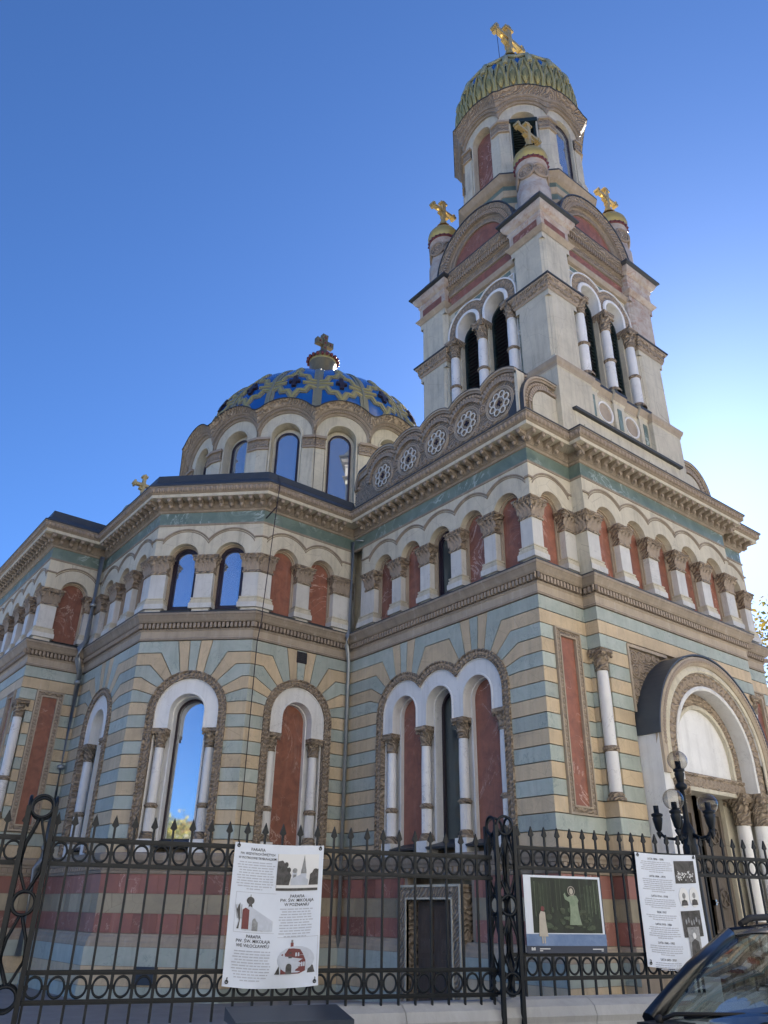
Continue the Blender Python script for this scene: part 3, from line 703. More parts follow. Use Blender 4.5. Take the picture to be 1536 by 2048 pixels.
NOTCH = .24
COLS = column(6.62 - 3.63, .125, False, .98, .36, .42)
def panelled(W, par, p0, p1, z0, z1, s0, s1, notchL=False, notchR=False):
    """horizontal courses split round a tall framed red panel"""
    for k in range(15):
        za, zb = ZL[k], ZL[k + 1]; nt_ = za > 3.6 and zb < 6.66; d0 = -.26 if nt_ else -.12
        a = s0 + (NOTCH if notchL and nt_ else 0); b = s1 - (NOTCH if notchR and nt_ else 0)
        segs = [(a, b)] if zb <= z0 + .02 or za >= z1 - .02 else [(a, p0), (p1, b)]
        for x, y in segs: course(W, par, rect(x, y, za, zb), k, d0)
    footcourse(W, par, [(s0, s1)])
    mb = MB()
    for o, i_, dd, m in ((0, .035, .05, 0), (.035, .13, .03, 1), (.13, .165, .045, 0)):
        mb.prism(W, rect(p0 + o, p1 - o, z0 + o, z1 - o)[::1] + [(p0 + o, z0 + o)] + [(p0 + i_, z0 + i_), (p0 + i_, z1 - i_), (p1 - i_, z1 - i_), (p1 - i_, z0 + i_), (p0 + i_, z0 + i_)], -.12, dd, m)
    for z in [z0 + .09 + i * .09 for i in range(int((z1 - z0 - .1) / .09))]:
        for s in (p0 + .0825, p1 - .0825): mb.pyr(W, s - .04, s + .04, z - .04, z + .04, .03, .055, 2)
    emit('panel_frame', mb, ['bandstone', 'brown', 'brownlit'], par)
    emit('marble_panel', MB().prism(W, rect(p0 + .16, p1 - .16, z0 + .16, z1 - .16), -.12, -.02), 'red', par)

WE = Wall((-6.54, 12.7), (1, 0), 1.56, 1, -1)
E_ = emit('wall_bay', MB().prism(WE, rect(NOTCH + .02, WE.L, 2.6, 7.7), -.62, -.115), 'bandstone', church, label='narrow striped wall bay with framed red panel left of the drainpipe')
panelled(WE, E_, .43, 1.16, 3.36, 6.95, 0, 1.56, notchL=True)
trims(WE, E_); blocks(WE, E_); arcade(WE, E_, [.86], .40, (0, 1.56), ['red'])
WF = Wall((-6.54, 19.54), (0, -1), 6.84, 1, 1)
F_ = emit('wall_bay', MB().prism(WF, rect(0, WF.L - NOTCH - .02, 2.6, 7.7), -.62, -.115), 'bandstone', church, label='striped far wall of the side arm at the left picture edge')
panelled(WF, F_, 5.72, 6.45, 3.36, 6.95, 0, 6.84, notchR=True)
trims(WF, F_); blocks(WF, F_); arcade(WF, F_, [6.84 - .72 - 1.12 * i for i in range(5, -1, -1)], .38, (0, 6.84), ['red'] * 6)
backing(WE, E_); backing(WF, F_)
inst('corner_column', COLS, F_, (-6.54 + .115, 12.7 + .115, 3.63), 0)

# entrance front
WB1 = Wall((0, 0), (1, 0), 1.47, 1, -1)
B1 = emit('wall_bay', MB().prism(WB1, rect(0, 1.47, 2.6, 7.7), -.62, -.115), 'bandstone', church, label='narrow striped wall bay with framed red panel beside the entrance')
panelled(WB1, B1, .40, 1.20, 3.33, 6.95, 0, 1.47)
backing(WB1, B1); trims(WB1, B1); blocks(WB1, B1); arcade(WB1, B1, [.72], .38, (0, 1.47), ['red'])
WBs = Wall((1.47, 0), (0, -1), .33, -1, 1)
Bs = emit('wall_bay', MB().box(WBs, 0, .05, 2.6, 7.7, -.6, -.27), 'bandstone', church, label='short striped return wall where the entrance front steps forward')
for k in range(15):
    nt_ = ZL[k] > 3.6 and ZL[k + 1] < 6.66
    course(WBs, Bs, rect(0, .33 - (.22 if nt_ else 0), ZL[k], ZL[k + 1]), k, -.26 if nt_ else -.12)
footcourse(WBs, Bs, [(0, .33)]); trims(WBs, Bs); blocks(WBs, Bs)
emit('arcade_return', MB().prism(WBs, rect(0, .33, 8.33, 10.75), -.3, 0.), 'cream', Bs)
mb = MB(); pil_capital(mb, WBs, 0., .33, 9.38, ASP + .012); emit('capital', mb, ['brown', 'brownlit'], Bs)
WB2 = Wall((1.47, -.33), (1, 0), 6.16, 1, 1)
PC = 3.08                    # portal centre on WB2
mbc = MB(); lp = [(.26, 0.), (.26, 7.7), (6.16, 7.7), (6.16, 0.), (PC + 1.9, 0.)] + arc(PC, 4.75, 1.9, 0, 180, 24) + [(PC - 1.9, 0.)]
mbc.prism(WB2, lp, -.62, -.115)
B2 = emit('wall_bay', mbc, 'bandstone', church, label='striped entrance front with round arched portal')
for k in range(15):
    nt_ = ZL[k] > 3.6 and ZL[k + 1] < 6.66; e = .22 if nt_ else 0.; d0 = -.26 if nt_ else -.12
    if k >= 13: course(WB2, B2, rect(0, 6.16, ZL[k], ZL[k + 1]), k)
    else:
        m_ = .90 if k < 8 else .96
        if k == 12: m_ = .96
        course(WB2, B2, rect(e, m_, ZL[k], ZL[k + 1]), k, d0); course(WB2, B2, rect(6.16 - m_, 6.16 - e, ZL[k], ZL[k + 1]), k, d0)
footcourse(WB2, B2, [(0, .9), (5.26, 6.16)])
trims(WB2, B2, base=False)
for s0, s1 in ((0, .9), (5.26, 6.16)):
    blocks(WB2, B2, s0, s1)
    mb = MB(); mb.sweep(WB2, P_BCOR, s0, s1); emit('base_cornice', mb, 'brownplain', B2)
    mb = MB(); mb.sweep(WB2, P_BASE, s0, s1, 0, ms=[1] + [0] * 7); emit('base_moulding', mb, ['bandstone', 'brownplain'], B2)
backing(WB2, B2); arcade(WB2, B2, [.80 + 1.14 * i for i in range(5)], .38, (0, 6.16), ['red'] * 5)
inst('corner_column', COLS, B2, (1.47 + .105, -.33 + .105, 3.63), 0); inst('corner_column', COLS, B2, (7.63 - .105, -.33 + .105, 3.63), 0)
WBt = Wall((7.63, -.33), (0, 1), .33, 1, -1); Bt = emit('wall_bay', MB().box(WBt, 0, .33, 0, 7.7, -.6, -.3), 'bandstone', church, label='far striped return wall right of the entrance')
for k in range(15):
    nt_ = ZL[k] > 3.6 and ZL[k + 1] < 6.66
    course(WBt, Bt, rect(.22 if nt_ else 0, .33, ZL[k], ZL[k + 1]), k, -.26 if nt_ else -.12)
trims(WBt, Bt); emit('arcade_return', MB().prism(WBt, rect(0, .33, 8.33, 10.75), -.3, 0.), 'cream', Bt)
WB3 = Wall((7.63, 0), (1, 0), 1.47, -1, 1)
B3 = emit('wall_bay', MB().prism(WB3, rect(0, 1.47, 0, 7.7), -.62, -.115), 'bandstone', church, label='far right striped wall bay of the entrance front')
panelled(WB3, B3, .27, 1.07, 3.33, 6.95, 0, 1.47); trims(WB3, B3); arcade(WB3, B3, [.75], .38, (0, 1.47), ['red'])
# unseen flank: plain continuation
WG = Wall((9.1, 0), (0, 1), 6.58, 1, -1)
G_ = emit('wall_bay', MB().prism(WG, rect(0, 6.58, 0, 11.2), -.62, 0.), 'bandstone', church, label='plain far flank of the tower porch')
mb = MB(); mb.sweep(WG, P_STRING, 0, 6.58); emit('string_course', mb, 'brownplain', G_)
mb = MB(); mb.sweep(WG, P_CORN, 0, 6.58); emit('cornice', mb, 'brownplain', G_)
WH = Wall((9.1, 6.58), (1, 0), 5., -1, 0); emit('wall_bay', MB().prism(WH, rect(0, 5., 0, 12.), -.62, 0.), 'bandstone', church, label='plain far wall of the main body')

# spandrels of the portal
for sg in (-1, 1):
    mb = MB()
    pts = [(PC + sg * 2.10, 5.62), (PC + sg * 2.10, 6.84), (PC + sg * .95, 6.84)] + [(PC + sg * 2.20 * math.sin(R_(a)), 4.75 + 2.2 * math.cos(R_(a))) for a in (26, 34, 42, 50, 58, 66)]
    mb.prism(WB2, pts, -.2, -.01)
    for x, z, q in ((1.95, 6.66, .13), (1.68, 6.70, .11), (1.42, 6.74, .08), (1.93, 6.36, .13), (1.70, 6.45, .09), (1.97, 6.08, .09), (1.99, 5.88, .07), (1.2, 6.76, .06)):
        for qq in (q, q * .5): mb.torus(WB2(PC + sg * x, z, -.005), (1, 0, 0), (0, 0, 1), qq, .022, 14, 5, 1)
    emit('spandrel_panel', mb, ['brown', 'brownlit'], B2)
    mb = MB(); mb.box(WB2, PC + sg * 2.14 - .03, PC + sg * 2.14 + .03, 5.45, 6.90, -.15, .03); a, b = sorted((PC + sg * 2.16, PC + sg * .7)); mb.box(WB2, a, b, 6.86, 6.93, -.15, .035)
    emit('spandrel_frame', mb, 'bandstone', B2)

# ------------------------------------------------------------------ portal
portal = emit('portal', MB().prism(WB2, outl([PC], 4.75, 2.16, 0) + outl([PC], 4.75, 1.80, 0)[::-1], -.4, .47), 'white', church, label='deep round arched entrance portal with dark metal hood')
mb = MB().arch(WB2, PC, 4.75, [(2.165, -.05), (2.165, .54), (2.20, .54), (2.20, -.05)], a0=174.5, a1=5.5, n=40); emit('metal_hood', mb, 'roof', portal)
mb = MB().arch(WB2, PC, 4.75, [(1.95, .40), (1.95, .5), (2.0, .545), (2.08, .55), (2.14, .53), (2.16, .40)], n=40, zb=4.2)
n = 90
for i in range(n):
    a = R_(180 * (i + .5) / n); x, z = PC + 2.05 * math.cos(a), 4.75 + 2.05 * math.sin(a)
    mb.knob(WB2(x, z, .54), .05, 1, 6, 4, (1, .8, 1))
emit('rope_moulding', mb, ['bandstone', 'brownlit'], portal)
mb = MB().arch(WB2, PC, 4.75, [(1.80, .3), (1.80, .50), (1.84, .52), (1.90, .50), (1.95, .47), (1.95, .3)], n=40, zb=4.1); emit('arch_fillet', mb, 'cream', portal)
mb = MB().arch(WB2, PC, 4.75, [(1.5, -.3), (1.5, .44), (1.80, .44), (1.80, -.3)], n=40, zb=4.12); lozenge_strip(mb, WB2, PC, 4.75, 1.65, .1, .445, 4.15, step=.16)
emit('carved_arch', mb, ['brown', 'brownlit'], portal)
mb = MB().arch(WB2, PC, 4.75, [(1.41, -.3), (1.41, .46), (1.45, .48), (1.5, .46), (1.5, -.3)], n=40, zb=4.12); emit('arch_fillet', mb, 'white', portal)
mb = MB().arch(WB2, PC, 4.75, [(1.12, -.5), (1.12, .14), (1.40, .14), (1.40, -.5)], n=36, zb=4.12); lozenge_strip(mb, WB2, PC, 4.75, 1.3, .06, .145, 4.15, step=.12)
emit('carved_arch', mb, ['brown', 'brownlit'], portal)
mb = MB().arch(WB2, PC, 4.75, [(1.05, -.5), (1.05, .17), (1.09, .19), (1.13, .17), (1.13, -.5)], n=36, zb=4.38); emit('arch_fillet', mb, 'cream', portal)
emit('tympanum', MB().prism(WB2, outl([PC], 4.75, 1.07, 4.36), -.2, .08), 'white', portal)
mb = MB(); mb.box(WB2, PC - 1.8, PC + 1.8, 4.10, 4.36, -.5, .16); mb.box(WB2, PC - 1.8, PC + 1.8, 4.32, 4.38, -.4, .19)
for i in range(24): mb.pyr(WB2, PC - 1.75 + i * .146, PC - 1.75 + i * .146 + .12, 4.14, 4.3, .16, .19, 1)
emit('lintel', mb, ['brown', 'brownlit'], portal)
mb = MB(); mb.box(WB2, PC - 1.8, PC + 1.8, 4.02, 4.10, -.5, .17); emit('lintel_fillet', mb, 'cream', portal)
COLP = column(4.12 - .45, .16, False, 1.1, .52, .62, .2)
for x, y in ((1.62, -.60), (1.27, -.38), (-1.62, -.60), (-1.27, -.38)): inst('portal_column', COLP, portal, (4.55 + x, y, .45), 0)
mb = MB()
for sg in (-1, 1):
    for x0, x1, d1 in ((1.42, 1.84, .2), (1.05, 1.46, -.08), (1.02, 1.84, -.2)):
        a, b = sorted((PC + sg * x0, PC + sg * x1)); mb.box(WB2, a, b, 0., 4.12 if d1 < -.1 else .45, -.6, d1)
emit('portal_jamb', mb, 'cream', portal)
dd = emit('entrance_door', MB().box(WB2, PC - 1.05, PC + 1.05, .2, 4.05, -.5, -.30), 'doorwood', church, label='carved grey brown wooden double entrance door')
mb = MB()
for sx in (-1, 1):
    for z0, z1 in ((.5, 1.3), (1.45, 2.6), (2.75, 3.75)):
        a, b = sorted((PC + sx * .14, PC + sx * .94))
        mb.prism(WB2, rect(a, b, z0, z1) + [(a, z0), (a + .1, z0 + .1), (a + .1, z1 - .1), (b - .1, z1 - .1), (b - .1, z0 + .1), (a + .1, z0 + .1)], -.31, -.25)
        mb.pyr(WB2, a + .16, b - .16, z0 + .16, z1 - .16, -.30, -.24)
        c, zc = (a + b) / 2, (z0 + z1) / 2
        mb.torus(WB2(c, zc, -.25), (1, 0, 0), (0, 0, 1), .17, .025, 16, 5)
        for q in (45, 135): mb.tube([WB2(c + .16 * math.cos(R_(q)), zc + .16 * math.sin(R_(q)), -.24), WB2(c - .16 * math.cos(R_(q)), zc - .16 * math.sin(R_(q)), -.24)], .022, 5)
    mb.box(WB2, PC - .04, PC + .04, .2, 4.05, -.3, -.24)
emit('door_panel', mb, 'doorwood', dd)
mb = MB(); mb.box(WB2, PC + .09, PC + .14, 1.9, 2.0, -.27, -.2); mb.tube([WB2(PC + .1, 1.95, -.2), WB2(PC + .22, 1.95, -.2)], .015); emit('door_handle', mb, 'chrome', dd)
mb = MB()
for k in range(3): mb.box(WB2, PC - 2.0 - .2 * (2 - k), PC + 2.0 + .2 * (2 - k), 0, .16 + .15 * k, -.4, .9 - .3 * k)
emit('entrance_steps', mb, 'paving', portal)

# ------------------------------------------------------------------ roofs and attic
P_ROOF = [(.49, 11.742), (.30, 11.95), (.26, 12.16), (.20, 12.18), (-.6, 12.25)]
zt = 12.2
pl = [(-6.4, 19.4), (-6.4, 12.9), (-4.8, 12.9), (-4.8, 8.7), (-2.9, 6.8), (.2, 6.8), (.2, .4), (8.9, .4), (8.9, 6.8), (14., 6.8), (14., 25.), (-4.8, 25.), (-4.8, 19.4)]
roof = emit('roof', MB().prism(lambda a, b, d: Vector((a, b, d)), pl, 11.5, zt), 'roof', church, label='dark sheet metal roof above the cornices')
for W in (WD1, WD2, WD3, WE, WF): emit('roof_skirt', MB().sweep(W, P_ROOF, 0, W.L), 'roof', roof)
# rosette parapet: scalloped gable of five lobes (part of the porch)
def lobes(W, par, cs, rad, cz, d, rosette, name='parapet', zlo=11.7, rclip=None):
    h_ = (cs[1] - cs[0]) / 2 if len(cs) > 1 else None
    ol = outl(cs, cz, rad, zlo)
    if rclip:
        xr = cs[-1] + rclip; ol = [p for p in ol if p[0] < xr]; ol += [(xr, cz + math.sqrt(rad * rad - rclip * rclip)), (xr, zlo)]
    me = emit(name, MB().prism(W, ol, d - .35, d), 'brown', par, label='scalloped carved parapet' if rosette else 'carved blind gable at the porch corner')
    mb = MB()
    for i, c in enumerate(cs):
        cl = (h_ if i else None, h_ if i < len(cs) - 1 else rclip)
        zb = zlo if len(cs) == 1 else None
        for r0, r1, dd, m in ((rad - .035, rad + .02, .10, 2), (rad - .10, rad - .035, .06, 0), (rad - .30, rad - .25, .05, 0)):
            mb.arch(W, c, cz, [(r0, d - .02), (r0, d + dd), (r1, d + dd), (r1, d - .02)], clip=cl, m=m, n=20, zb=zb)
        mb.arch(W, c, cz, [(rad + .02, d - .4), (rad + .02, d + .11), (rad + .035, d + .11), (rad + .035, d - .4)], clip=cl, m=3, n=20, zb=zb)
        a0 = 180 if cl[0] is None else 180 - math.degrees(math.acos(min(1, h_ / (rad - .17)))); a1 = 0 if cl[1] is None else math.degrees(math.acos(min(1, cl[1] / (rad - .17))))
        n = int((a0 - a1) / 8)
        for k in range(n):
            a = R_(a0 + (a1 - a0) * (k + .5) / n); e = Vector((math.cos(a), math.sin(a)))
            x, z = c + (rad - .17) * e.x, cz + (rad - .17) * e.y; mb.knob(W(x, z, d + .01), .055, 1, 6, 4, (1, 1, 1))
            x, z = c + (rad - .29) * e.x, cz + (rad - .29) * e.y; t = Vector((-e.y, e.x))
            p = [(x + e.x * i_ * .055 + t.x * j * .035, z + e.y * i_ * .055 + t.y * j * .035) for i_, j in ((-1, -1), (1, -1), (1, 1), (-1, 1))]
            mb.prism(W, p, d, d + .07, 1)
    emit('scallop_moulding', mb, ['brownplain', 'brownlit', 'bandstone', 'leadedge'], me)
    u3 = Vector((W.u.x, W.u.y, 0)); z3 = Vector((0, 0, 1))
    for c in cs:
        if rosette:
            mb = MB(); zc = cz
            for R0 in (.47, .42): mb.torus(W(c, zc, d + .01), u3, z3, R0, .022, 28, 6, 1)
            for k in range(8):
                a = R_(45 * k + 22.5); mb.torus(W(c + .255 * math.cos(a), zc + .255 * math.sin(a), d + .025), u3, z3, .088, .02, 14, 5, 0)
            mb.torus(W(c, zc, d + .02), u3, z3, .175, .018, 20, 5, 0); mb.torus(W(c, zc, d + .02), u3, z3, .12, .016, 16, 5, 1)
            emit('rosette', mb, ['pilmarble', 'bandstone'], me)
            mb = MB()
            for a in (0, 90): mb.prism(W, [(c + q * math.cos(R_(a)) - s * math.sin(R_(a)), zc + q * math.sin(R_(a)) + s * math.cos(R_(a))) for q, s in ((-.08, -.016), (.08, -.016), (.08, .016), (-.08, .016))], d - .02, d + .035 + a * 2e-5)
            emit('rosette_cross', mb, 'frame', me)
    if rosette:
        for a, b in zip(cs, cs[1:]):
            mb = MB(); c = (a + b) / 2; mb.torus(W(c, cz + .12, d + .01), u3, z3, .12, .03, 16, 5); mb.torus(W(c, cz + .12, d + .01), u3, z3, .05, .025, 10, 5)
            for k in range(5): mb.torus(W(c + (k - 2) * .17, cz - .42, d + .01), u3, z3, .07, .022, 10, 5)
            emit('scroll_ornament', mb, 'brownlit', me)
    return me
par = lobes(WA, church, [6.58 - y for y in (5.82, 4.635, 3.45, 2.265, 1.08)], .94, 13.1, -.42, True, rclip=.64)
emit('corner_post', MB().box(WA, 6.58 - .50, 6.58 - .41, 11.7, 13.75, -.62, -.36), 'cream', par)
pg = lobes(WB1, church, [1.36], .93, 12.9, -.40, False)
emit('blind_panel', MB().prism(WB1, outl([1.36], 12.9, .54, 11.7), -.5, -.36), 'cream', pg)
W9 = Wall((7.63, 0), (1, 0), 9, 0, 0)
pg2 = lobes(W9, church, [.12], .93, 12.9, -.40, False)
emit('blind_panel', MB().prism(W9, outl([.12], 12.9, .54, 11.7), -.5, -.36), 'cream', pg2)
mb = MB(); f0 = Wall((0, .2), (1, 0), 99); mb.box(f0, 2.28, 6.82, 11.7, 13.25, -.6, 0.)
for x in (2.6, 3.7, 5.4, 6.2): mb.box(f0, x, x + .65, 12.75, 12.95, -.1, .03)
att = emit('attic_wall', mb, 'cream', church, label='low cream attic wall in front of the bell tower')
mb = MB(); mb.sweep(f0, [(-.3, 13.25), (.10, 13.25), (.12, 13.31), (-.3, 13.36)], 2.2, 7.0); emit('attic_coping', mb, 'leadedge', att)

# ------------------------------------------------------------------ bell tower
TX, TY = 4.55, 3.01
W_REC, W_PIER = 2.48, 2.70
def sq(mb, cx, cy, lv, m=0, ms=None, ch=0.):
    """stack of square rings [(half, z)]"""
    o = len(mb.v); k = 8 if ch else 4
    for hf, z in lv:
        if ch: pts = [(-hf + ch, -hf), (hf - ch, -hf), (hf, -hf + ch), (hf, hf - ch), (hf - ch, hf), (-hf + ch, hf), (-hf, hf - ch), (-hf, -hf + ch)]
        else: pts = [(-hf, -hf), (hf, -hf), (hf, hf), (-hf, hf)]
        mb.v.extend(Vector((cx + x, cy + y, z)) for x, y in pts)
    for i in range(len(lv) - 1):
        for j in range(k):
            j2 = (j + 1) % k; mb.f.append([o + i * k + j, o + i * k + j2, o + (i + 1) * k + j2, o + (i + 1) * k + j]); mb.m.append(ms[i] if ms else m); mb.sm.append(False)
    mb.f.append([o + (len(lv) - 1) * k + j for j in range(k)]); mb.m.append(ms[-1] if ms else m); mb.sm.append(False)
mb = MB(); sq(mb, TX, TY, [(1.9, 11.5), (1.9, 22.5)]); tower = emit('bell_tower', mb, 'cream', church, label='square cream bell tower with paired belfry arches')
PH = .605; PO = W_PIER - PH     # pier half width, pier centre offset
def crossmesh():
    mb = MB(); I = lambda s, z, d: Vector((s, -d, z))
    mb.lathe(0, 0, [(.20, 0), (.17, .06), (.09, .2), (.10, .26), (.07, .34), (.055, .62)], 12, 0)
    T = .06
    def bx(x0, x1, z0, z1, t=T): mb.box(I, x0, x1, z0, z1, -t, t)
    bx(-.055, .055, .5, 1.24); bx(-.36, .36, .80, .91, T - .004)
    for x0, x1, z0, z1 in ((-.40, -.33, .74, .97), (.33, .40, .74, .97), (-.115, .115, 1.20, 1.27), (-.44, -.39, .81, .90), (.39, .44, .81, .90), (-.045, .045, 1.26, 1.32)): bx(x0, x1, z0, z1, T + .012)
    mb.torus((0, 0, .855), (1, 0, 0), (0, 0, 1), .13, .022, 16, 6); mb.prism(I, [(-.17, .66), (.17, .58), (.17, .64), (-.17, .72)], -.05, .05, 0, True)
    return mb.mesh('cross', ['crossgold'])
CROSS = crossmesh()
mbt = MB()
for x, y in ((-1, -1), (1, -1), (-1, 1), (1, 1)):
    px_, py_ = TX + x * PO, TY + y * PO; near = (x, y) == (-1, -1); bad = (x, y) == (1, -1)
    mb = MB()
    sq(mb, px_, py_, [(PH + .1, 12.2), (PH + .1, 14.42), (PH + .12, 14.45), (PH + .13, 14.52), (PH + .17, 14.58), (PH + .19, 14.66), (PH + .19, 14.70), (PH - .02, 14.76)], ms=[0, 0, 1, 1, 1, 1, 2, 2])
    sq(mb, px_, py_, [(PH, 14.72), (PH, 17.3)], ch=.13); sq(mb, px_, py_, [(PH - .055, 14.7), (PH - .055, 17.3)])
    sq(mb, px_, py_, [(PH, 17.62), (PH, 19.5)], ch=.13, m=3 if bad else 0); sq(mb, px_, py_, [(PH - .055, 17.6), (PH - .055, 19.5)], m=3 if bad else 0)
    for za, zb_ in ((14.7, 14.95), (17.05, 17.3), (17.62, 17.85), (19.25, 19.5)): sq(mb, px_, py_, [(PH + .004, za), (PH + .004, zb_)], m=3 if bad and za > 17.5 else 0)
    sq(mb, px_, py_, [(PH + .02, 19.46), (PH + .05, 19.5), (PH + .12, 19.58), (PH + .14, 19.62), (PH + .02, 19.68)], m=3 if bad else 1)
    sq(mb, px_, py_, [(PH + .02, 19.62), (PH + .02, 20.12), (PH + .06, 20.2), (PH + .05, 20.28), (PH + .14, 20.36), (PH + .2, 20.48), (PH + .2, 20.56)], m=3)
    pier = emit('tower_pier', mb, ['cream', 'bandstone', 'leadedge', 'crumble'], tower)
    mb = MB()
    sq(mb, px_, py_, [(PH + .02, 17.24), (PH + .05, 17.28), (PH + .05, 17.32), (PH + .07, 17.35), (PH + .09, 17.5), (PH + .15, 17.58), (PH + .16, 17.62)], ms=[1, 1, 0, 0, 0, 1, 1])
    sq(mb, px_, py_, [(PH + .18, 17.62), (PH + .19, 17.67), (PH - .05, 17.73)], m=2)
    for sx, sy, ux_, uy_ in ((-1, 0, 0, -1), (0, -1, 1, 0)):
        Wp = Wall((px_ + sx * PH - ux_ * PH, py_ + sy * PH - uy_ * PH), (ux_, uy_), 2 * PH, 0, 0)
        for i in range(7):
            c = .09 + i * (2 * PH - .18) / 6
            mb.torus(Wp(c, 17.43, .085), (ux_, uy_, 0), (0, 0, 1), .062, .02, 12, 5, 1); mb.knob(Wp(c, 17.40, .09), .03, 1, 6, 4)
    emit('pier_capital', mb, ['brown', 'brownlit', 'leadedge'], tower)
    mb = MB()
    for sx, sy, ux_, uy_ in ((-1, 0, 0, -1), (0, -1, 1, 0)):
        Wp = Wall((px_ + sx * PH - ux_ * PH, py_ + sy * PH - uy_ * PH), (ux_, uy_), 2 * PH, 0, 0)
        if not bad: mb.box(Wp, .14, 2 * PH - .14, 19.74, 20.04, -.05, .032)
    emit('marble_panel', mb, 'red', tower) if not bad else None
    mb = MB(); sq(mb, px_, py_, [(PH + .1, 20.54), (PH + .30, 20.60), (PH + .30, 20.66), (PH + .1, 20.80), (PH - .0, 21.0), (.5, 21.25)], m=0); emit('pier_roof', mb, 'roof', tower)
    # corner turret
    mb = MB(); mb.lathe(px_, py_, [(.54, 21.1), (.54, 21.95), (.47, 22.05), (.46, 22.3), (.48, 22.9), (.52, 23.1)], 24, 0)
    tur = emit('corner_turret', mb, 'crumble', church, label='small round turret with gilded onion cap on a tower corner')
    mb = MB()
    for a in (195, 255, 315, 135, 75):
        aa = R_(a); nrm = Vector((math.cos(aa), math.sin(aa), 0)); tt = Vector((-math.sin(aa), math.cos(aa), 0)); c = Vector((px_, py_, 22.58)) + nrm * .47
        mb.torus(c, tt, Vector((0, 0, 1)), .27, .045, 20, 6); mb.torus(c, tt, Vector((0, 0, 1)), .19, .025, 16, 5)
        for k in range(6): mb.torus(c + tt * .1 * math.cos(k * 1.047) + Vector((0, 0, .1 * math.sin(k * 1.047))), tt, Vector((0, 0, 1)), .05, .02, 8, 4)
    emit('turret_medallion', mb, 'brownlit', tur)
    mb = MB()
    for i in range(22): mb.knob((px_ + .54 * math.cos(R_(i * 360 / 22)), py_ + .54 * math.sin(R_(i * 360 / 22)), 23.14), .055, 0, 6, 4)
    mb.lathe(px_, py_, [(.5, 23.07), (.55, 23.1), (.55, 23.18), (.5, 23.2)], 24, 0); emit('bead_ring', mb, 'redball', tur)
    mb = MB(); mb.lathe(px_, py_, [(.50, 23.17), (.565, 23.3), (.575, 23.42), (.54, 23.58), (.44, 23.74), (.30, 23.86), (.16, 23.94), (.10, 24.05), (.12, 24.1), (.07, 24.16), (.0, 24.2)], 28, 0)
    emit('onion_dome', mb, 'gold', tur)
    o = inst('cross', CROSS, tur, (px_, py_, 24.02), 0); o.scale = (1.35, 1.35, 1.0)
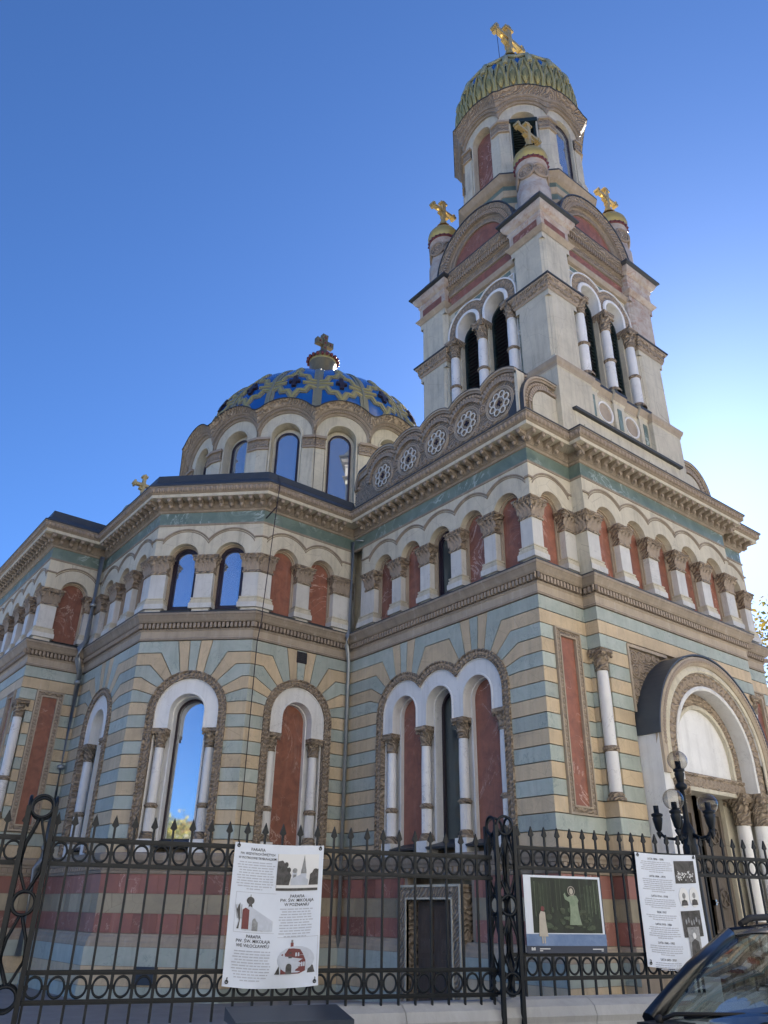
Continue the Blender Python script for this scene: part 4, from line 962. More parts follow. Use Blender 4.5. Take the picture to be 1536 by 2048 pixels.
# belfry faces
COLT = column(17.82 - 14.95, .15, False, 1.12, .46, .62, .14)
def belfry(W, par):
    zc = 18.2; cs = [1.48 - .6, 1.48 + .6]
    mb = MB(); mb.prism(W, [(0, 14.9), (0, 20.8), (2.96, 20.8), (2.96, 14.9)] + openings(cs, zc, .42, 14.9), -.55, 0.); emit('belfry_wall', mb, 'cream', par)
    mb = MB(); mb.prism(W, outl(cs, zc, .83, 17.82) + openings(cs, zc, .52, 17.82), -.2, .10, 0)
    for c, l in ((cs[0], (None, .6)), (cs[1], (.6, None))):
        lozenge_strip(mb, W, c, zc, .68, .1, .105, 17.9, .13, 180 if l[0] is None else 152, 0 if l[1] is None else 28)
    emit('archivolt', mb, ['brown', 'brownlit'], par)
    mb = MB()
    for c in cs: mb.arch(W, c, zc, [(.412, -.3), (.412, .14), (.50, .15), (.53, .12), (.53, -.1)], zb=17.817)
    mb.prism(W, outl(cs, zc, .875, 17.81) + outl(cs, zc, .827, 17.81)[::-1], -.05, .13)
    emit('arch_moulding', mb, 'white', par)
    for s in (.28, 1.48, 2.68): q = W(s, 14.95, .10); inst('column', COLT, par, q, math.atan2(W.u.y, W.u.x))
    for c in cs:
        mb = MB(); mb.prism(W, outl([c], zc - .3, .44, 14.9), -.5, -.27)
        emit('shutter_backing', mb, 'frame', par)
        mb = MB()
        for i in range(26):
            z = 15.0 + i * .135; hw = .36 if z < 17.8 else max(.08, math.sqrt(max(.01, .40 ** 2 - (z - 17.8) ** 2)) - .02)
            mb.sweep(W, [(-.28, z + .09), (-.19, z), (-.175, z + .012), (-.265, z + .105)], c - hw, c + hw)
        mb.prism(W, outl([c], zc - .3, .42, 14.9) + outl([c], zc - .3, .36, 14.9)[::-1], -.35, -.16)
        emit('shutter', mb, 'shutter', par)
    for s in (.03, 2.93):
        for z0, z1 in ((15.1, 16.5), (16.75, 17.6), (17.85, 18.9)): emit('green_inlay', MB().box(W, s - .06 if s > 1 else s, s if s > 1 else s + .06, z0, z1, -.1, .02), 'green', par)
    for s0, s1 in ((.25, .75), (1.0, 1.85), (2.15, 2.7)): emit('green_inlay', MB().box(W, s0, s1, 19.0, 19.16, -.1, .016), 'green', par)
    mb = MB()
    for s in (.87, 2.0): mb.torus(W(s, 19.1, .02), (W.u.x, W.u.y, 0), (0, 0, 1), .075, .02, 14, 5)
    for z in (16.62, 17.72):
        for s in (.09, 2.87): mb.torus(W(s, z, .02), (W.u.x, W.u.y, 0), (0, 0, 1), .07, .02, 14, 5)
    for z0, z1, s0, s1 in ((18.93, 18.97, .12, 2.84), (14.95, 18.93, .11, .145), (14.95, 18.93, 2.815, 2.85)): mb.box(W, s0, s1, z0, z1, -.1, .03)
    emit('inlay_frame', mb, 'white', par)
    mb = MB(); mb.sweep(W, [(0, 19.22), (.10, 19.24), (.15, 19.34), (.16, 19.40), (.10, 19.44), (.02, 19.47)], 0, 2.96); emit('string_course', mb, 'bandstone', par)
    emit('marble_frieze', MB().box(W, .06, 2.90, 19.55, 19.88, -.1, .03), 'red', par)
    mb = MB(); mb.sweep(W, [(0, 19.92), (.06, 19.93), (.07, 19.99), (.05, 20.0), (.06, 20.2), (.12, 20.22), (.12, 20.42), (.22, 20.44), (.26, 20.55), (.30, 20.66), (.31, 20.70), (.0, 20.76)], 0, 2.96, ms=[0, 0, 0, 1, 0, 0, 0, 1, 1, 2, 2])
    for i in range(30):
        s = .06 + i * .098; mb.prism(W, [(s - .02, 20.24), (s + .025, 20.24), (s + .04, 20.42), (s - .005, 20.42)], .12, .20, 3)
    emit('cornice', mb, ['brownplain', 'brown', 'leadedge', 'brownlit'], par)
    # lunette gable
    c, z0, R0 = 1.48, 20.72, 1.72
    emit('lunette_panel', MB().prism(W, outl([c], z0, 1.18, z0), -.3, .04), 'red', par)
    mb = MB(); mb.arch(W, c, z0, [(1.16, -.2), (1.16, .10), (1.2, .11), (1.36, .08), (1.40, .12), (1.40, .18), (1.56, .19), (1.58, .24), (1.72, .28), (1.74, -.3)], n=40, ms=[1, 1, 0, 1, 1, 1, 1, 0, 1, 1])
    for i in range(44):
        a = R_(180 * (i + .5) / 44); e = Vector((math.cos(a), math.sin(a))); t = Vector((-e.y, e.x))
        p = [(c + e.x * q + t.x * (j + q * 0 - (q - 1.48) * .25), z0 + e.y * q + t.y * (j - (q - 1.48) * .25)) for q, j in ((1.41, -.028), (1.55, -.028), (1.55, .028), (1.41, .028))]
        mb.prism(W, p, .18, .235, 2)
    emit('lunette_arch', mb, ['brown', 'brownplain', 'brownlit'], par)
    mb = MB(); mb.arch(W, c, z0, [(1.74, -1.4), (1.74, .30), (1.78, .30), (1.78, -1.4)], n=36); emit('lunette_roof', mb, 'roof', par)
    # pedestal with round niches
    mb = MB(); mb.box(W, -.05, 3.01, 12.3, 14.5, -.4, .10)
    mb.sweep(W, [(.1, 14.48), (.13, 14.5), (.14, 14.58), (.20, 14.68), (.24, 14.74), (.24, 14.78), (.24, 14.83), (-.1, 14.93)], 0, 2.96, ms=[0, 1, 1, 1, 2, 2, 2])
    for s in (.28, 1.48, 2.68):
        mb.box(W, s - .24, s + .24, 12.4, 14.5, .0, .18); mb.sweep(W, [(.18, 14.5), (.22, 14.56), (.28, 14.70), (.32, 14.75), (.32, 14.85), (.0, 14.97)], s - .28, s + .28, ms=[0, 1, 1, 2, 2, 2])
    ped = emit('belfry_pedestal', mb, ['cream', 'bandstone', 'leadedge'], par)
    for s in (.28, 1.48, 2.68): emit('green_inlay', MB().box(W, s - .09, s + .09, 13.65, 14.35, .1, .195), 'green', par)
    for s in (.88, 2.08):
        mb = MB(); mb.arch(W, s, 14.03, [(.29, .08), (.29, .14), (.34, .15), (.36, .08)], a0=360, a1=0, n=28, cap=False); mb.prism(W, arc(s, 14.03, .30, 0, 345, 22), .05, .107, 1)
        emit('round_niche', mb, ['white', 'bandstone'], par)
WT1 = Wall((TX - W_REC, TY + 1.48), (0, -1), 2.96); WT2 = Wall((TX - 1.48, TY - W_REC), (1, 0), 2.96)
belfry(WT1, tower); belfry(WT2, tower)

# tower drum (octagon)
def ngon_walls(cx, cy, Rv, n, angs):
    out = []
    half = math.pi / n; ap = Rv * math.cos(half); ch = 2 * Rv * math.sin(half)
    for a in angs:
        a = R_(a); nn = (math.cos(a), math.sin(a)); u_ = (-nn[1], nn[0])
        out.append(Wall((cx + nn[0] * ap - u_[0] * ch / 2, cy + nn[1] * ap - u_[1] * ch / 2), u_, ch, math.tan(half), math.tan(half)))
    return out
drum = emit('tower_drum', MB().lathe(TX, TY, [(1.75, 21.5), (1.75, 28.3)], 16, 0, False), 'cream', church, label='octagonal upper drum of the bell tower')
KIND = {225: 'shutter', 180: 'red', 270: 'glass', 135: 'red', 315: 'red'}
for W, a in zip(ngon_walls(TX, TY, 2.22, 8, list(range(0, 360, 45))), range(0, 360, 45)):
    L_ = W.L; c = L_ / 2
    mb = MB(); mb.sweep(W, [(.10, 21.6), (.10, 22.6), (.07, 22.62), (.07, 22.9), (.10, 22.92), (.10, 23.2), (.06, 23.22), (.06, 23.45), (.14, 23.5), (.2, 23.55), (.28, 23.66), (.34, 23.72), (.34, 23.79), (-.1, 23.86)], 0, L_, ms=[1, 0, 2, 0, 1, 0, 2, 0, 0, 0, 0, 3, 3])
    emit('drum_plinth', mb, ['bandstone', 'tan', 'green', 'leadedge'], drum)
    if a not in KIND: 
        emit('drum_wall', MB().prism(W, rect(0, L_, 23.8, 28.2), -.3, 0.), 'cream', drum); continue
    zc = 26.82
    mb = MB(); mb.prism(W, [(0, 24.2), (0, 28.1), (L_, 28.1), (L_, 24.2)] + openings([c], zc, .45, 24.2), -.32, 0.)
    mb.arch(W, c, zc, [(.443, -.2), (.443, .02), (.50, .025), (.52, .003), (.52, -.2)], zb=24.3); emit('drum_wall', mb, 'cream', drum)
    for s0, s1 in ((0., .33), (L_ - .33, L_)):
        fl = lambda s, o: s if (s <= 1e-6 or s >= L_ - 1e-6) else s + (o if s < c else -o)
        mb = MB(); mb.prism(W, rect(s0, s1, 24.2, 26.72), -.2, .05)
        mb.prism(W, rect(fl(s0, -.04), fl(s1, .04), 23.86, 24.45), -.2, .12); mb.prism(W, rect(fl(s0, -.02), fl(s1, .02), 24.45, 24.6), -.2, .085)
        emit('pilaster', mb, 'cream', drum)
        mb = MB(); mb.prism(W, rect(s0, s1, 26.2, 26.72), -.2, .09)
        mb.prism(W, rect(fl(s0, -.03), fl(s1, .03), 26.64, 26.74), -.2, .15, 1); mb.prism(W, rect(fl(s0, -.02), fl(s1, .02), 26.17, 26.23), -.2, .12, 1)
        for i in range(4):
            q = s0 + (s1 - s0) * (i + .5) / 4; mb.torus(W(q, 26.44, .09), (W.u.x, W.u.y, 0), (0, 0, 1), .034, .014, 8, 4, 1)
        emit('capital', mb, ['brown', 'bandstone'], drum)
    mb = MB(); mb.arch(W, c, zc, [(.86, -.1), (.86, .06), (.90, .09), (.93, .09), (.93, .15), (1.05, .16), (1.06, .2), (1.12, .24), (1.28, .34), (1.36, .42), (1.37, -.1)], clip=(c, c), n=20, ms=[1, 1, 1, 1, 1, 1, 1, 0, 0, 1, 1])
    for i in range(24):
        am = math.degrees(math.acos(min(1, c / .99))); aa = R_(180 - am - (180 - 2 * am) * (i + .5) / 24); mb.knob(W(c + .99 * math.cos(aa), zc + .99 * math.sin(aa), .16), .03, 2, 5, 4)
    emit('scallop_cornice', mb, ['brown', 'brownplain', 'brownlit'], drum)
    mb = MB(); mb.arch(W, c, zc, [(1.37, -.6), (1.37, .44), (1.40, .44), (1.40, -.6)], clip=(c, c), n=20); emit('cornice_flashing', mb, 'leadedge', drum)
    k = KIND[a]
    if k == 'red': emit('marble_panel', MB().prism(W, outl([c], zc - .1, .43, 24.3), -.4, -.22), 'red', drum)
    elif k == 'glass':
        emit('window_frame', MB().prism(W, outl([c], zc - .1, .44, 24.3) + outl([c], zc - .1, .385, 24.36)[::-1], -.4, -.1), 'frame', drum)
        emit('pane', MB().prism(W, outl([c], zc - .1, .40, 24.32), -.4, -.14), 'glass', drum)
    else:
        mb = MB()
        for i in range(20): mb.sweep(W, [(-.3, 24.4 + i * .125 + .08), (-.2, 24.4 + i * .125), (-.18, 24.41 + i * .125), (-.28, 24.5 + i * .125)], c - .38, c + .38)
        mb.box(W, c - .43, c - .37, 24.3, 26.75, -.3, -.1); mb.box(W, c + .37, c + .43, 24.3, 26.75, -.3, -.1); mb.box(W, c - .50, c + .50, 26.68, 26.86, -.3, .06); mb.box(W, c - .42, c + .42, 24.3, 27.0, -.35, -.29)
        emit('shutter', mb, 'shutter', drum)

# tower dome
PR = [(2.16, 28.05), (2.21, 28.4), (2.26, 28.8), (2.30, 29.2), (2.30, 29.55), (2.25, 29.95), (2.12, 30.35), (1.90, 30.75), (1.55, 31.1), (1.12, 31.38), (.72, 31.55), (.5, 31.65)]
def prof(t):
    x = t * (len(PR) - 1); i = min(int(x), len(PR) - 2); f = x - i; a, b = PR[i], PR[i + 1]; return a[0] + (b[0] - a[0]) * f, a[1] + (b[1] - a[1]) * f
def TD(ang, t, off):
    r_, z = prof(t); r2, z2 = prof(min(1, t + .02)); r1, z1 = prof(max(0, t - .02)); dx, dz = r2 - r1, z2 - z1; l = math.hypot(dx, dz)
    r_, z = r_ + off * dz / l, z - off * dx / l
    return Vector((TX + r_ * math.cos(ang), TY + r_ * math.sin(ang), z))
tdome = emit('tower_dome', MB().lathe(TX, TY, PR, 64, 0), 'domegreen', church, label='ribbed green gold onion dome on the bell tower')
def dome_tube(mb, f, pts, rad, n=5, m=0): mb.tube([f(*p) for p in pts], rad, n, m)
for i in range(16):
    a = R_(22.5 * i + 11.25)
    mb = MB(); dome_tube(mb, TD, [(a, .42 + .05 * k, .02) for k in range(11)], [.10, .12, .13, .13, .12, .12, .11, .1, .08, .07, .05], 6); emit('rib', mb, 'domegreen', tdome)
    b = R_(22.5 * i)
    mb = MB()
    q = [TD(b + .15 * math.cos(k * math.pi / 8), .60 + .075 * math.sin(k * math.pi / 8), .05) for k in range(17)]; mb.tube(q, .06, 6)
    q = [TD(b + .085 * math.cos(k * math.pi / 6), .60 + .042 * math.sin(k * math.pi / 6), .05) for k in range(13)]; mb.tube(q, .035, 5)
    for k in range(4): mb.knob(TD(b + .055 * math.cos(k * math.pi / 2), .60 + .03 * math.sin(k * math.pi / 2), .03), .06, 0, 6, 4)
    for sgn in (-1, 1): dome_tube(mb, TD, [(b + sgn * .19, .70, .03), (b + sgn * .14, .64, .04), (b + sgn * .16, .54, .04), (b + sgn * .196, .47, .03)], .045, 5)
    emit('dome_medallion', mb, 'domegreen', tdome)
for i in range(32):
    a = R_(11.25 * (i + .5)); hw = R_(11.25) * .40
    mb = MB(); pts = [(a - hw * 1.05, .03), (a - hw, .2), (a - hw * .85, .3), (a - hw * .45, .38), (a, .455), (a + hw * .45, .38), (a + hw * .85, .3), (a + hw, .2), (a + hw * 1.05, .03)]
    mb.tube([TD(x, t, .05) for x, t in pts], .045, 6, 0)
    for k in range(5):
        aa = R_(25 + 32.5 * k); mb.tube([TD(a, .13, .04), TD(a + hw * .62 * math.cos(aa), .15 + .14 * math.sin(aa), .06)], [.03, .045], 5, 0)
    emit('palmette_arch', mb, 'latticegold', tdome)
    for a2, t0, t1 in ((a + R_(5.625), .40, .55),):
        mb = MB(); wv = R_(2.6); mb.add([TD(a2, t0, .012), TD(a2 + wv, (t0 + t1) / 2, .012), TD(a2, t1, .012), TD(a2 - wv, (t0 + t1) / 2, .012), TD(a2, (t0 + t1) / 2, .05)], [(0, 1, 4), (1, 2, 4), (2, 3, 4), (3, 0, 4)]); emit('blue_tile', mb, 'domeblue', tdome)
    mb = MB(); mb.tube([TD(a + R_(5.625), .02, .03), TD(a + R_(5.625), .25, .03), TD(a + R_(5.625), .38, .02)], [.05, .06, .03], 6); emit('rib', mb, 'domegreen', tdome)
mb = MB()
for i in range(64): mb.knob(TD(R_(360 / 64 * i), .02, .06), .05, 0, 5, 4)
emit('bead_ring', mb, 'redball', tdome)
mb = MB(); mb.lathe(TX, TY, [(.62, 31.5), (.55, 31.9), (.42, 32.5), (.34, 33.0), (.36, 33.1), (.26, 33.25), (.22, 33.6), (.15, 34.0)], 16); emit('finial', mb, 'latticegold', tdome)
o = inst('cross', CROSS, tdome, (TX, TY, 33.35), 0); o.scale = (2.1, 2.1, 1.75)
mb = MB(); mb.tube([(TX - .85, TY - .2, 31.2), (TX - .95, TY - .2, 34.4)], .012, 4); emit('lightning_rod', mb, 'frame', tdome)

# ------------------------------------------------------------------ main drum and dome
MX, MY = 4.55, 16.12
mdrum = emit('main_drum', MB().lathe(MX, MY, [(5.0, 11.8), (5.0, 18.9), (5.3, 19.0)], 48, 0), 'cream', church, label='round drum with tall arched windows under the blue dome')
angs = [22.5 * i for i in range(16)]
for W, a in zip(ngon_walls(MX, MY, 5.55, 16, angs), angs):
    L_ = W.L; c = L_ / 2
    if not (120 <= a <= 345):
        emit('drum_wall', MB().prism(W, rect(0, L_, 12., 19.1), -.3, 0.), 'cream', mdrum); continue
    zc = 17.83
    mb = MB(); mb.prism(W, [(0, 12.), (0, 18.95), (L_, 18.95), (L_, 12.)] + openings([c], zc, .575, 14.9)[:], -.42, 0.)
    mb.arch(W, c, zc, [(.568, -.2), (.568, .03), (.62, .04), (.64, .003), (.64, -.2)], zb=15.1); emit('drum_wall', mb, 'cream', mdrum)
    for s0, s1 in ((0., .43), (L_ - .43, L_)):
        fl = lambda s, o: s if (s <= 1e-6 or s >= L_ - 1e-6) else s + (o if s < c else -o)
        mb = MB(); mb.prism(W, rect(s0, s1, 12.5, 17.72), -.2, .06); emit('pilaster', mb, 'cream', mdrum)
        mb = MB(); mb.prism(W, rect(s0, s1, 17.24, 17.70), -.2, .09)
        mb.prism(W, rect(fl(s0, -.05), fl(s1, .05), 17.62, 17.72), -.2, .17, 1); mb.prism(W, rect(fl(s0, -.03), fl(s1, .03), 17.20, 17.27), -.2, .13, 1)
        for i in range(4):
            q = s0 + (s1 - s0) * (i + .5) / 4; mb.torus(W(q, 17.5, .09), (W.u.x, W.u.y, 0), (0, 0, 1), .042, .016, 8, 4, 1); mb.knob(W(q, 17.36, .09), .045, 1, 6, 4)
        emit('capital', mb, ['brown', 'brownlit'], mdrum)
    mb = MB(); mb.arch(W, c, zc, [(1.02, -.1), (1.02, .05), (1.07, .09), (1.10, .09), (1.10, .16), (1.2, .17), (1.21, .22), (1.25, .26), (1.38, .38), (1.42, .46), (1.43, -.1)], clip=(c, c), n=24, ms=[1, 1, 1, 1, 1, 1, 1, 0, 0, 1, 1])
    am = math.degrees(math.acos(min(1, c / 1.15)))
    for i in range(36):
        aa = R_(180 - am - (180 - 2 * am) * (i + .5) / 36); mb.knob(W(c + 1.15 * math.cos(aa), zc + 1.15 * math.sin(aa), .17), .033, 2, 5, 4, (1, 1, 1.4))
    emit('scallop_cornice', mb, ['brown', 'brownplain', 'brownlit'], mdrum)
    mb = MB(); mb.arch(W, c, zc, [(1.43, -.8), (1.43, .48), (1.46, .48), (1.46, -.8)], clip=(c, c), n=24); emit('cornice_flashing', mb, 'leadedge', mdrum)
    emit('window_reveal', MB().prism(W, outl([c], zc - .12, .6, 14.95) + outl([c], zc - .12, .44, 15.0)[::-1], -.42, -.36), 'cream', mdrum)
    mb = MB(); mb.prism(W, outl([c], zc - .12, .45, 15.0) + outl([c], zc - .12, .38, 15.08)[::-1], -.45, -.30); mb.box(W, c - .45, c + .45, 15., 15.08, -.45, -.3); emit('window_frame', mb, 'frame', mdrum)
    emit('pane', MB().prism(W, outl([c], zc - .12, .4, 15.04), -.45, -.35), 'glass', mdrum)

MPR = [(5.06 * math.cos(R_(t)), 19.15 + 4.5 * math.sin(R_(t))) for t in range(0, 86, 5)]
def mprof(t):
    x = t * (len(MPR) - 1); i = min(int(x), len(MPR) - 2); f = x - i; a, b = MPR[i], MPR[i + 1]; return a[0] + (b[0] - a[0]) * f, a[1] + (b[1] - a[1]) * f
def MD(a0):
    def f(u_, t, off):   # u in -1..1 across one lobe
        r_, z = mprof(t); r2, z2 = mprof(min(1, t + .02)); r1, z1 = mprof(max(0, t - .02)); dx, dz = r2 - r1, z2 - z1; l = math.hypot(dx, dz)
        o = off + .12 * math.cos(u_ * math.pi / 2) * min(1, r_ / 3.5); r_, z = r_ + o * dz / l, z - o * dx / l; a = a0 + u_ * R_(11.25)
        return Vector((MX + r_ * math.cos(a), MY + r_ * math.sin(a), z))
    return f
mdome = emit('main_dome', MB().lathe(MX, MY, [(5.0, 18.6)] + [(q[0] - .15, q[1] - .15) for q in MPR], 48, 0), 'domeblue', church, label='large blue melon dome with gilded star lattice')
def flatbar(mb, f, pts, wd, off, th, m=0, seg=4):
    """flat raised band following the dome between (u,t) points"""
    P_ = []
    if seg > 1: pts = [(a, max(.0, .245 + (b - .455) * .78)) for a, b in pts]
    for p, q in zip(pts, pts[1:]):
        for k in range(seg): P_.append((p[0] + (q[0] - p[0]) * k / seg, p[1] + (q[1] - p[1]) * k / seg))
    P_.append(pts[-1]); W3 = [f(a, b, off) for a, b in P_]; N3 = [(f(a, b, off + .1) - f(a, b, off)).normalized() for a, b in P_]
    o = len(mb.v); n = len(W3)
    for i in range(n):
        t = (W3[min(i + 1, n - 1)] - W3[max(0, i - 1)]).normalized(); sd_ = t.cross(N3[i]).normalized()
        for e, hh in ((-1, -.1), (-1, th), (1, th), (1, -.1)): mb.v.append(W3[i] + sd_ * e * wd / 2 + N3[i] * hh)
    for i in range(n - 1):
        for j in range(4):
            j2 = (j + 1) % 4; mb.f.append([o + 4 * i + j, o + 4 * i + j2, o + 4 * i + 4 + j2, o + 4 * i + 4 + j]); mb.m.append(m); mb.sm.append(False)
    for e in (0, n - 1): mb.f.append([o + 4 * e + j for j in range(4)]); mb.m.append(m); mb.sm.append(False)
for i in range(16):
    ang = 22.5 * i; f = MD(R_(ang)); vis = 100 <= ang <= 350
    nu, nv = (8, 18) if vis else (3, 8); mb = MB(); o = 0
    for k in range(nv + 1):
        for j in range(nu + 1): mb.v.append(f(-1 + 2 * j / nu, .0 + .985 * k / nv, .0))
    for k in range(nv):
        for j in range(nu): q = k * (nu + 1) + j; mb.f.append([q, q + 1, q + nu + 2, q + nu + 1]); mb.m.append(0); mb.sm.append(True)
    emit('dome_panel', mb, 'domeblue', mdome)
    mb = MB(); ts = [(1., .02 + .96 * k / 14) for k in range(15)]
    flatbar(mb, f, ts, .36, .03, .04, 0, 1); flatbar(mb, f, ts, .09, .06, .05, 0, 1); emit('rib', mb, 'lattice', mdome)
    if not vis: continue
    mb = MB()
    S = [(-1, .50), (-.62, .50), (-.5, .57), (-.2, .565), (0, .65), (.2, .565), (.5, .57), (.62, .50), (1, .50)]
    Lw = [(-1, .40), (-.62, .41), (-.48, .345), (-.22, .35), (0, .27), (.22, .35), (.48, .345), (.62, .41), (1, .40)]
    for pts in (S, Lw): flatbar(mb, f, pts, .27, .0, .045, 0, 3); flatbar(mb, f, pts, .10, .04, .035, 1, 3)
    for sg in (-1, 1):
        for pts in ([(0, .27), (sg * .38, .16), (sg * .42, .06)], [(0, .65), (sg * .1, .70), (0, .76)], [(sg * .95, .46), (sg * .6, .455), (sg * .35, .455)]):
            flatbar(mb, f, pts, .23, .0, .04, 0, 3); flatbar(mb, f, pts, .085, .035, .035, 1, 3)
    emit('star_lattice', mb, ['lattice', 'latticegold'], mdome)
    mb = MB(); flatbar(mb, f, [(0, .39), (0, .525)], .17, .05, .06, 0, 3); flatbar(mb, f, [(-.24, .457), (.24, .457)], .15, .05, .063, 0, 3); emit('lattice_cross', mb, 'frame', mdome)
mb = MB(); mb.lathe(MX, MY, [(.95, 23.3), (.85, 23.8), (.60, 24.0), (.56, 25.2), (.66, 25.45), (.66, 25.52), (.68, 25.70), (.60, 25.8), (.45, 26.0), (.22, 26.25), (.18, 26.3)], 24, ms=[1, 1, 1, 1, 0, 0, 1, 1, 1, 1]); emit('finial', mb, ['latticegold', 'bronze'], mdome)
mb = MB()
for i in range(20): mb.knob((MX + .74 * math.cos(R_(18 * i)), MY + .74 * math.sin(R_(18 * i)), 25.62), .1, 0, 6, 5)
emit('bead_ring', mb, 'redball', mdome)
mb = MB(); I = lambda s, z, d: Vector((MX + s, MY - d, z))
for lp in ([(-.12, 26.2), (.12, 26.2), (.10, 26.62), (-.10, 26.62)], [(-.12, 26.86), (.12, 26.86), (.16, 27.26), (-.16, 27.26)], [(-.1, 26.6), (-.1, 26.88), (-.48, 26.92), (-.48, 26.58)], [(.1, 26.6), (.1, 26.88), (.48, 26.92), (.48, 26.58)], rect(-.13, .13, 26.6, 26.88)): mb.prism(I, lp, -.13, .13, 0, True)
for s, z in ((0, 26.74), (0, 26.45), (0, 27.05), (.3, 26.74), (-.3, 26.74)): mb.knob((MX + s, MY - .13, z), .06, 1, 6, 4)
emit('cross', mb, ['bronze', 'redball'], mdome)
# small cupola further back
mb = MB(); mb.lathe(-4.0, 13.4, [(.5, 12.2), (.5, 13.05), (.56, 13.1), (.56, 13.2)], 16); cup = emit('small_cupola', mb, 'brownplain', church, label='small green cupola with gilded cross behind the corner roof')
mb = MB(); mb.lathe(-4.0, 13.4, [(.52, 13.2), (.54, 13.32), (.46, 13.5), (.3, 13.66), (.12, 13.76), (.08, 13.85)], 16); emit('cupola_dome', mb, 'domegreen', cup)
o = inst('cross', CROSS, cup, (-4.0, 13.4, 13.7), 0)
o.scale = (.85, 1.3, .85)

# pipes and cable
mb = MB(); mb.tube([(-5.12, 12.55, 11.15), (-5.12, 12.55, 8.5), (-5.32, 12.35, 8.2), (-5.32, 12.35, 7.9), (-5.12, 12.55, 7.55), (-5.12, 12.55, 2.8), (-5.3, 12.4, 2.5), (-5.3, 12.4, .6)], .075, 10)
for z in (9.6, 7.3, 5.0, 3.0): mb.lathe(-5.12, 12.55, [(.075, z - .05), (.095, z - .04), (.095, z + .04), (.075, z + .05)], 12)
emit('downpipe', mb, 'pipe', church, label='grey metal drainpipe in the wall corner left of the diagonal bay')
mb = MB(); mb.tube([(-.12, 6.46, 11.0), (-.12, 6.46, 8.4), (-.30, 6.32, 8.15), (-.30, 6.32, 7.9), (-.12, 6.46, 7.5), (-.12, 6.46, .2)], .05, 8); mb.tube([(-.02, 6.1, 10.95), (-.14, 6.3, 11.0)], .025, 6)
emit('downpipe', mb, 'pipe', church, label='thin grey pipe in the inner corner beside the triple window')
mb = MB(); mb.tube([(MX - 3.1, MY - 4.75, 18.5), (MX - 3.2, MY - 5.0, 12.3), (-2.75, 6.35, 12.15), (-2.88, 6.02, 11.72), (-2.9, 6.3, 8.3), (-2.9, 6.28, 8.1), (-2.86, 6.5, 7.5), (-2.85, 6.5, .2)], .012, 5)
mb.tube([(-2.9, 6.56, 10.9), (-2.88, 6.1, 11.05)], .02, 5); emit('lightning_cable', mb, 'frame', church, label='thin black lightning cable')
mb = MB(); mb.box(WD2, 1.1, 1.6, .28, .6, .12, .2); emit('meter_box', mb, 'cabinet', church)
mb = MB(); mb.box(WD2, .85, 1.6, -.35, .02, .12, .165)
emit('cellar_vent', mb, 'frame', church)

# ------------------------------------------------------------------ ground
def sheet(name, pts, z, m, th=.3):
    return emit(name, MB().prism(lambda a, b, d: Vector((a, b, d)), pts, z - th, z), m, None, kind='structure')
fu = Vector((math.cos(R_(-16.5)), math.sin(R_(-16.5)), 0)); fn = Vector((fu.y, -fu.x, 0))   # along the fence, towards the street
F0 = Vector((-4.38, -2.83, 0))
def FP(a, b): q = F0 + fu * a + fn * b; return (q.x, q.y)
sheet('ground', [(-600, -600), (600, -600), (600, 600), (-600, 600)], -.05, 'soil')
sheet('churchyard_paving', [FP(-45, -.1), FP(45, -.1), FP(45, -70), FP(-45, -70)], .0, 'paving', .1)
sheet('pavement', [FP(-60, .4), FP(60, .4), FP(60, 2.6), FP(-60, 2.6)], .09, 'paving', .15)
sheet('road', [FP(-80, 2.6), FP(80, 2.6), FP(80, 11.5), FP(-80, 11.5)], -.03, 'asphalt', .08)
sheet('pavement', [FP(-80, 11.5), FP(80, 11.5), FP(80, 16), FP(-80, 16)], .09, 'paving', .15)
# low plinth wall with rounded coping, in stones
mb = MB(); pf = [(-.22, -.1), (-.22, .60), (-.24, .66), (-.2, .75), (-.1, .81), (0, .83), (.1, .81), (.2, .75), (.24, .66), (.22, .60), (.22, -.1)]
WPl = Wall((F0.x, F0.y), (fu.x, fu.y), 999)
plinth = empty('plinth_wall', 'low grey plinth wall with rounded coping stones under the iron fence', 'wall')
s = -14.
while s < 12:
    l = 1.15; dz = -.16 if s < -2.6 else (0.0 if s < -.3 else .02); mb = MB()
    f = lambda a, z, d: WPl.__class__((F0.x + fu.x * s, F0.y + fu.y * s), (fu.x, fu.y), 99)(a + 1e-4, z, d)
    mb.sweep(f, [(d, z + dz) for d, z in pf], .004, l - .004); emit('coping_stone', mb, 'concrete', plinth); s += l

